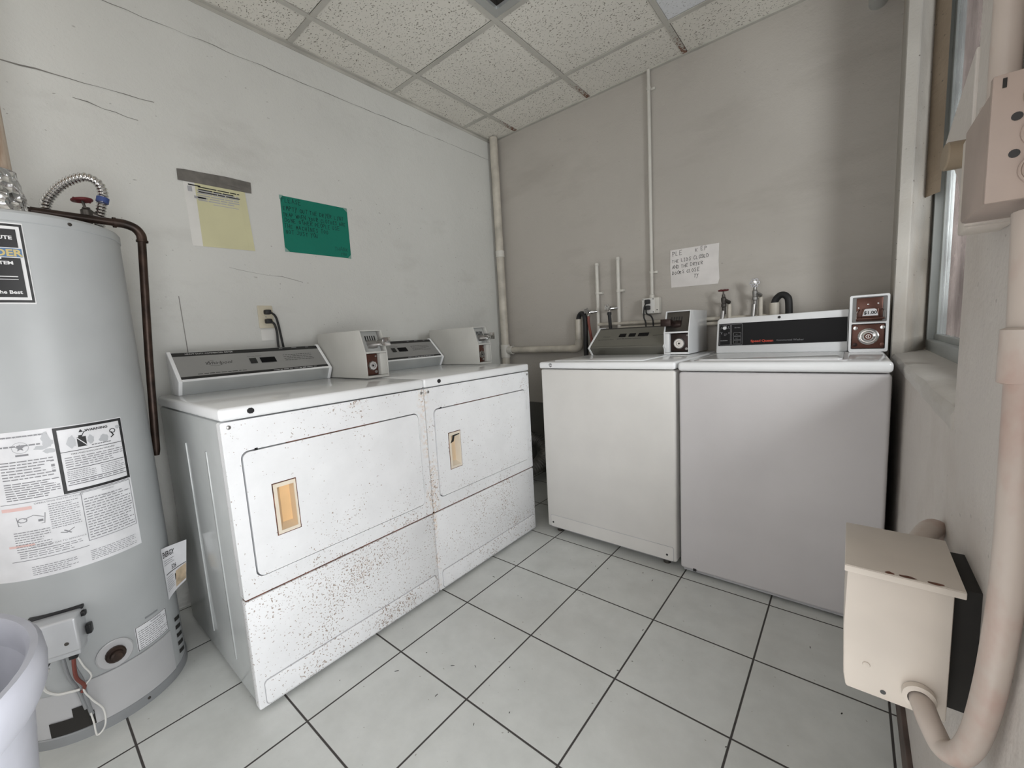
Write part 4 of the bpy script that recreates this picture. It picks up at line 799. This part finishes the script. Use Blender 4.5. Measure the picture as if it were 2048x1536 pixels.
def faucet(x,z,hm,label,lean):
    t=thing('hose_faucet',label,'faucet',(x,-.05,0),group='faucets behind the right washer')
    obj('pipe',MB().cyl((x+.018,-.04,.0),(x+.018,-.04,z-.055),.0115,14),M['pvc'],t)
    obj('body',MB().lathe([(.010,-.11),(.0105,-.07),(.0135,-.066),(.0135,-.052),(.011,-.05),(.013,-.035),(.013,-.02),(.009,-.014),(.008,0)],(x-.004,-.075,z),(0,-.15,1),16).cyl((x+.018,-.04,z-.045),(x-.002,-.075,z-.03),.011,12),M['steel'] if lean else M['dsteel'],t)
    obj('nozzle',MB().cyl((x-.008,-.066,z-.09),(x-.02,-.08,1.0),.0105,12),M['steel'],t)
    obj('stem',MB().cyl((x-.004,-.075,z-.01),(x-.004,-.078,z+.022),.004,8),M['dsteel'],t)
    hw=MB()
    for k in range(6):
        a=R(60*k); c0=Vector((x-.004,-.078,z+.022)); 
        if lean: p=c0+Vector((math.cos(a)*.016,0,math.sin(a)*.016)); hw.lathe([(.007+.003*math.cos(R(q)),.003*math.sin(R(q))) for q in range(0,360,60)],p,(0,1,.2),10,True)
        else: p=c0+Vector((math.cos(a)*.017,math.sin(a)*.017,0)); hw.lathe([(.007+.004*math.cos(R(q)),.004*math.sin(R(q))) for q in range(0,360,60)],p,(0,-.3,1),10,True)
    hw.lathe([(.0001,-.005),(.010,-.004),(.010,.004),(.0001,.006)],(x-.004,-.078,z+.022),(0,1,.2) if lean else (0,-.3,1),12); obj('handle',hw,hm,t)
faucet(1.684,1.262,M['red'],'hose faucet with red handle behind the right washer',False); faucet(1.836,1.285,M['chrome'],'taller hose faucet with pale chrome handle behind the right washer',True)
sp=solo('drain_pipe',MB().lathe([(.024,.95),(.024,1.195),(.020,1.195),(.020,1.1)],(1.918,-.045,0),n=20),M['pvc'],'short cream standpipe behind the black console washer','pipe')
solo('drain_hose',MB().tube(bez([(1.918,-.045,1.11),(1.918,-.045,1.18),(1.924,-.05,1.21),(1.948,-.06,1.232),(1.974,-.07,1.222),(1.985,-.075,1.18),(1.987,-.08,1.0),(1.987,-.08,.5),(1.987,-.085,.02)]),.0165,14),M['rubber'],'black drain hose hooked into the short standpipe at the right','hose')
ps=thing('pipe_stub','short open pipe end high on the back wall near the window','pipe',(2.285,0,2.47))
obj('pipe',MB().lathe([(.034,.012),(.034,-.075),(.028,-.075),(.028,-.004)],(2.285,0,2.478),(0,1,0),24),M['alu'],ps); obj('opening',MB().cyl((2.285,-.066,2.478),(2.285,-.069,2.478),.0285,24),M['black'],ps)
# flexible duct behind the dryers
pt=bez([(.20,-.80,.14),(.26,-.55,.10),(.36,-.33,.09),(.42,-.20,.11),(.43,-.11,.18),(.38,-.075,.25),(.27,-.085,.29),(.12,-.10,.30)],14)
solo('vent_duct',MB().tube(pt,.05,18,True,[.050+.004*math.cos(k*PI) for k in range(len(pt))]),M['steel'],'flexible metal vent duct in the dark corner gap behind the dryer','duct')
# lint and grit on the floor
db=MB(); g=random.Random(12)
for k in range(46):
    x=.95+1.35*g.random(); y=-2.5+1.6*g.random(); a=g.random()*PI; l=.0015+.006*g.random()**2; w=.0007+.0009*g.random(); c,s=math.cos(a),math.sin(a)
    db.add([(x+c*l-s*w,y+s*l+c*w,.0006),(x-c*l-s*w,y-s*l+c*w,.0006),(x-c*l+s*w,y-s*l-c*w,.0006),(x+c*l+s*w,y+s*l-c*w,.0006),(x,y,.002)],[(0,1,4),(1,2,4),(2,3,4),(3,0,4)])
o=obj('floor_lint',db,M['dark']); tag(o,'dark lint and grit scattered over the floor tiles','lint'); o['kind']='stuff'

# ------------------------------------------------------------------ electrical boxes by the window
ub=thing('junction_box','pinkish painted junction box with round knockouts on the window pier','electrical box',(2.35,-1.95,1.19))
x0,x1,y0,y1,z0,z1=2.331,2.3765,-2.046,-1.915,1.201,1.304
obj('box',MB().box(x0,x1,y0,y1,z0,z1,.004),M['box_p'],ub)
obj('front_lip',MB().box(x0-.003,x1,y0-.004,y0+.004,z0-.003,z1+.003,.0015),M['box_p'],ub)
obj('extension_ring',MB().box(x0+.004,x1,y1,y1+.012,z0-.002,z1-.002,.002).box(x0+.008,x1,y1+.015,y1+.075,z0-.004,z1+.008,.003),M['wall_r'] if 0 else M['box_l'],ub)
for z in (1.222,1.253,1.284): obj('knockout',MB().lathe([(.0142,0),(.0142,-.0026),(.0134,-.0034),(.0126,-.0034),(.0116,-.0016),(.0001,-.0016)],(2.3605,y0-.004,z),(0,1,0),28),M['box_p'],ub)
for z in (1.2375,1.2685): obj('screw_hole',MB().cyl((2.344,y0-.0045,z),(2.344,y0-.0038,z),.0036,14),M['black'],ub)
obj('corner_hole',MB().box(2.334,2.3365,y0-.0047,y0-.0035,z1-.009,z1-.001),M['dark'],ub)
cs_=solo('pipe_nipple',MB().lathe([(.0001,0),(.019,0),(.0205,-.002),(.021,-.034),(.019,-.036),(.0001,-.036)],(2.379,-1.645,1.345),(1,.12,-.03),24),M['nipple'],'short brown pipe nipple sticking out beyond the pinkish junction box','pipe')
uc=thing('conduit','upright pinkish conduit rising from the junction box','conduit',(2.362,-1.885,1.312))
obj('tube',MB().cyl((2.362,-1.885,1.312),(2.362,-1.885,2.615),.0128,18),M['conduit_p'],uc)
obj('coupling',MB().lathe([(.0128,0),(.0175,.002),(.0175,.020),(.0128,.022)],(2.362,-1.885,1.313),n=18),M['conduit_p'],uc)
# lower trough box
lb_=thing('junction_box','cream painted box low on the window pier, in front of the right washer','electrical box',(2.30,-1.84,.56))
x0,x1,y0,y1,z0,z1=2.243,2.349,-1.918,-1.772,.565,.752
obj('box',MB().prism([(x0+.003,z0),(x1,z0),(x1,z1),(x0,z1),(x0-.002,(z0+z1)/2),(x0,z0+.02)],'y',y0,y1,.003),M['box_l'],lb_)
obj('lid',MB().box(x0-.003,x1+.009,y0-.005,y1+.004,z1,z1+.004,.0015).box(x0-.003,x1+.009,y0-.006,y0-.002,z1-.006,z1+.003,.001),M['box_l'],lb_)
for u,w in ((.044,.005),(.062,.008),(.088,.007)): obj('rust_spot',MB().add([(x0+u+w*math.cos(R(a))*(.8+.4*rnd.random()),y0-.0015+.0035*math.sin(R(a))*(.7+.5*rnd.random()),z1+.0044) for a in range(0,360,30)],[tuple(range(12))]),M['rust'],lb_)
obj('screw_hole',MB().cyl((2.287,y0-.0004,z0+.012),(2.287,y0+.002,z0+.012),.0032,12),M['black'],lb_)
obj('screw',MB().lathe([(.0045,0),(.004,-.0012),(.0001,-.0015)],(2.268,y0,z0+.045),(0,1,0),14),M['box_l'],lb_)
obj('gap_shadow',MB().box(x1-.001,XR+.001,y0+.022,y1-.01,z0+.008,z1-.006,.002),M['dark'],lb_)  # added dark block standing in for the deep shadow between box and wall
obj('locknut',MB().lathe([(.012,0),(.017,-.001),(.017,-.010),(.012,-.012)],(2.322,y0,.594),(0,1,0),20),M['box_l'],lb_)
lc=thing('conduit','curved pinkish conduit joining the low cream box to the junction box','conduit',(2.33,-1.95,.50))
up_=[(2.322,-1.918,.593),(2.326,-1.938,.589),(2.331,-1.953,.581),(2.341,-1.971,.570),(2.352,-1.988,.588),(2.358,-2.007,.632),(2.360,-2.030,.70),(2.361,-2.045,.77),(2.362,-2.053,.85),(2.362,-2.050,.95),(2.363,-2.036,1.06),(2.363,-2.02,1.19)]
obj('tube',MB().tube(bez(up_,8),.0125,18),M['conduit_p'],lc)
obj('coupling',MB().lathe([(.0125,0),(.0165,.002),(.0165,.052),(.0125,.054)],(2.3628,-2.036,1.030),n=18),M['conduit_p'],lc)
obj('clip',MB().box(2.366,XR+.001,-2.022,-1.990,1.066,1.074,.001),M['conduit_p'],lc)
obj('clip',MB().box(2.366,XR+.001,-2.022,-1.985,1.040,1.048,.001),M['conduit_p'],lc)
el=solo('conduit',MB().tube(bez([(2.376,-1.60,.70),(2.362,-1.62,.715),(2.345,-1.66,.71),(2.332,-1.70,.69),(2.328,-1.76,.67)],6),.017,16),M['conduit_p'],'short bent conduit stub behind the low cream box','conduit')

# ------------------------------------------------------------------ camera
cam=bpy.data.cameras.new('camera'); co=bpy.data.objects.new('camera',cam); COL.objects.link(co); scene.camera=co
cam.sensor_width=36; cam.sensor_fit='HORIZONTAL'; cam.lens=826.38/2048*36; cam.clip_start=.02
yw,pt_,rl=.6903,-.1171,-.0567
fw=Vector((-math.sin(yw)*math.cos(pt_),math.cos(yw)*math.cos(pt_),math.sin(pt_))); rt=Vector((math.cos(yw),math.sin(yw),0)); up=rt.cross(fw)
rt,up=rt*math.cos(rl)+up*math.sin(rl),up*math.cos(rl)-rt*math.sin(rl)
co.matrix_world=Matrix(((rt.x,up.x,-fw.x,2.2375),(rt.y,up.y,-fw.y,-2.636),(rt.z,up.z,-fw.z,1.103),(0,0,0,1)))

# ------------------------------------------------------------------ light: overcast sky, daylight at the doorway and the window
w=bpy.data.worlds.new('overcast sky'); scene.world=w; w.use_nodes=True
bg=w.node_tree.nodes['Background']; bg.inputs[0].default_value=(.90,.95,1.0,1); bg.inputs[1].default_value=.6
def area(name,loc,target,sx,sy,power,col):
    l=bpy.data.lights.new(name,'AREA'); l.shape='RECTANGLE'; l.size=sx; l.size_y=sy; l.energy=power; l.color=col
    o=bpy.data.objects.new(name,l); COL.objects.link(o); o.location=loc; o.rotation_euler=(Vector(target)-Vector(loc)).to_track_quat('-Z','Z').to_euler(); return o
area('daylight_doorway',(2.95,-2.72,.95),(0,-2.2,.6),1.0,1.5,34,(.985,.99,1.0))
area('daylight_front',(1.5,-4.6,1.3),(1.5,0,1.1),1.6,2.0,14,(1.0,.96,.92))
area('daylight_window',(3.6,-1.75,1.50),(2.0,-.95,.85),.9,.35,290,(.98,.99,1.0))
vs=scene.view_settings; vs.view_transform='Standard'; vs.look='None'; vs.gamma=1; vs.exposure=.17; vs.use_curve_mapping=False
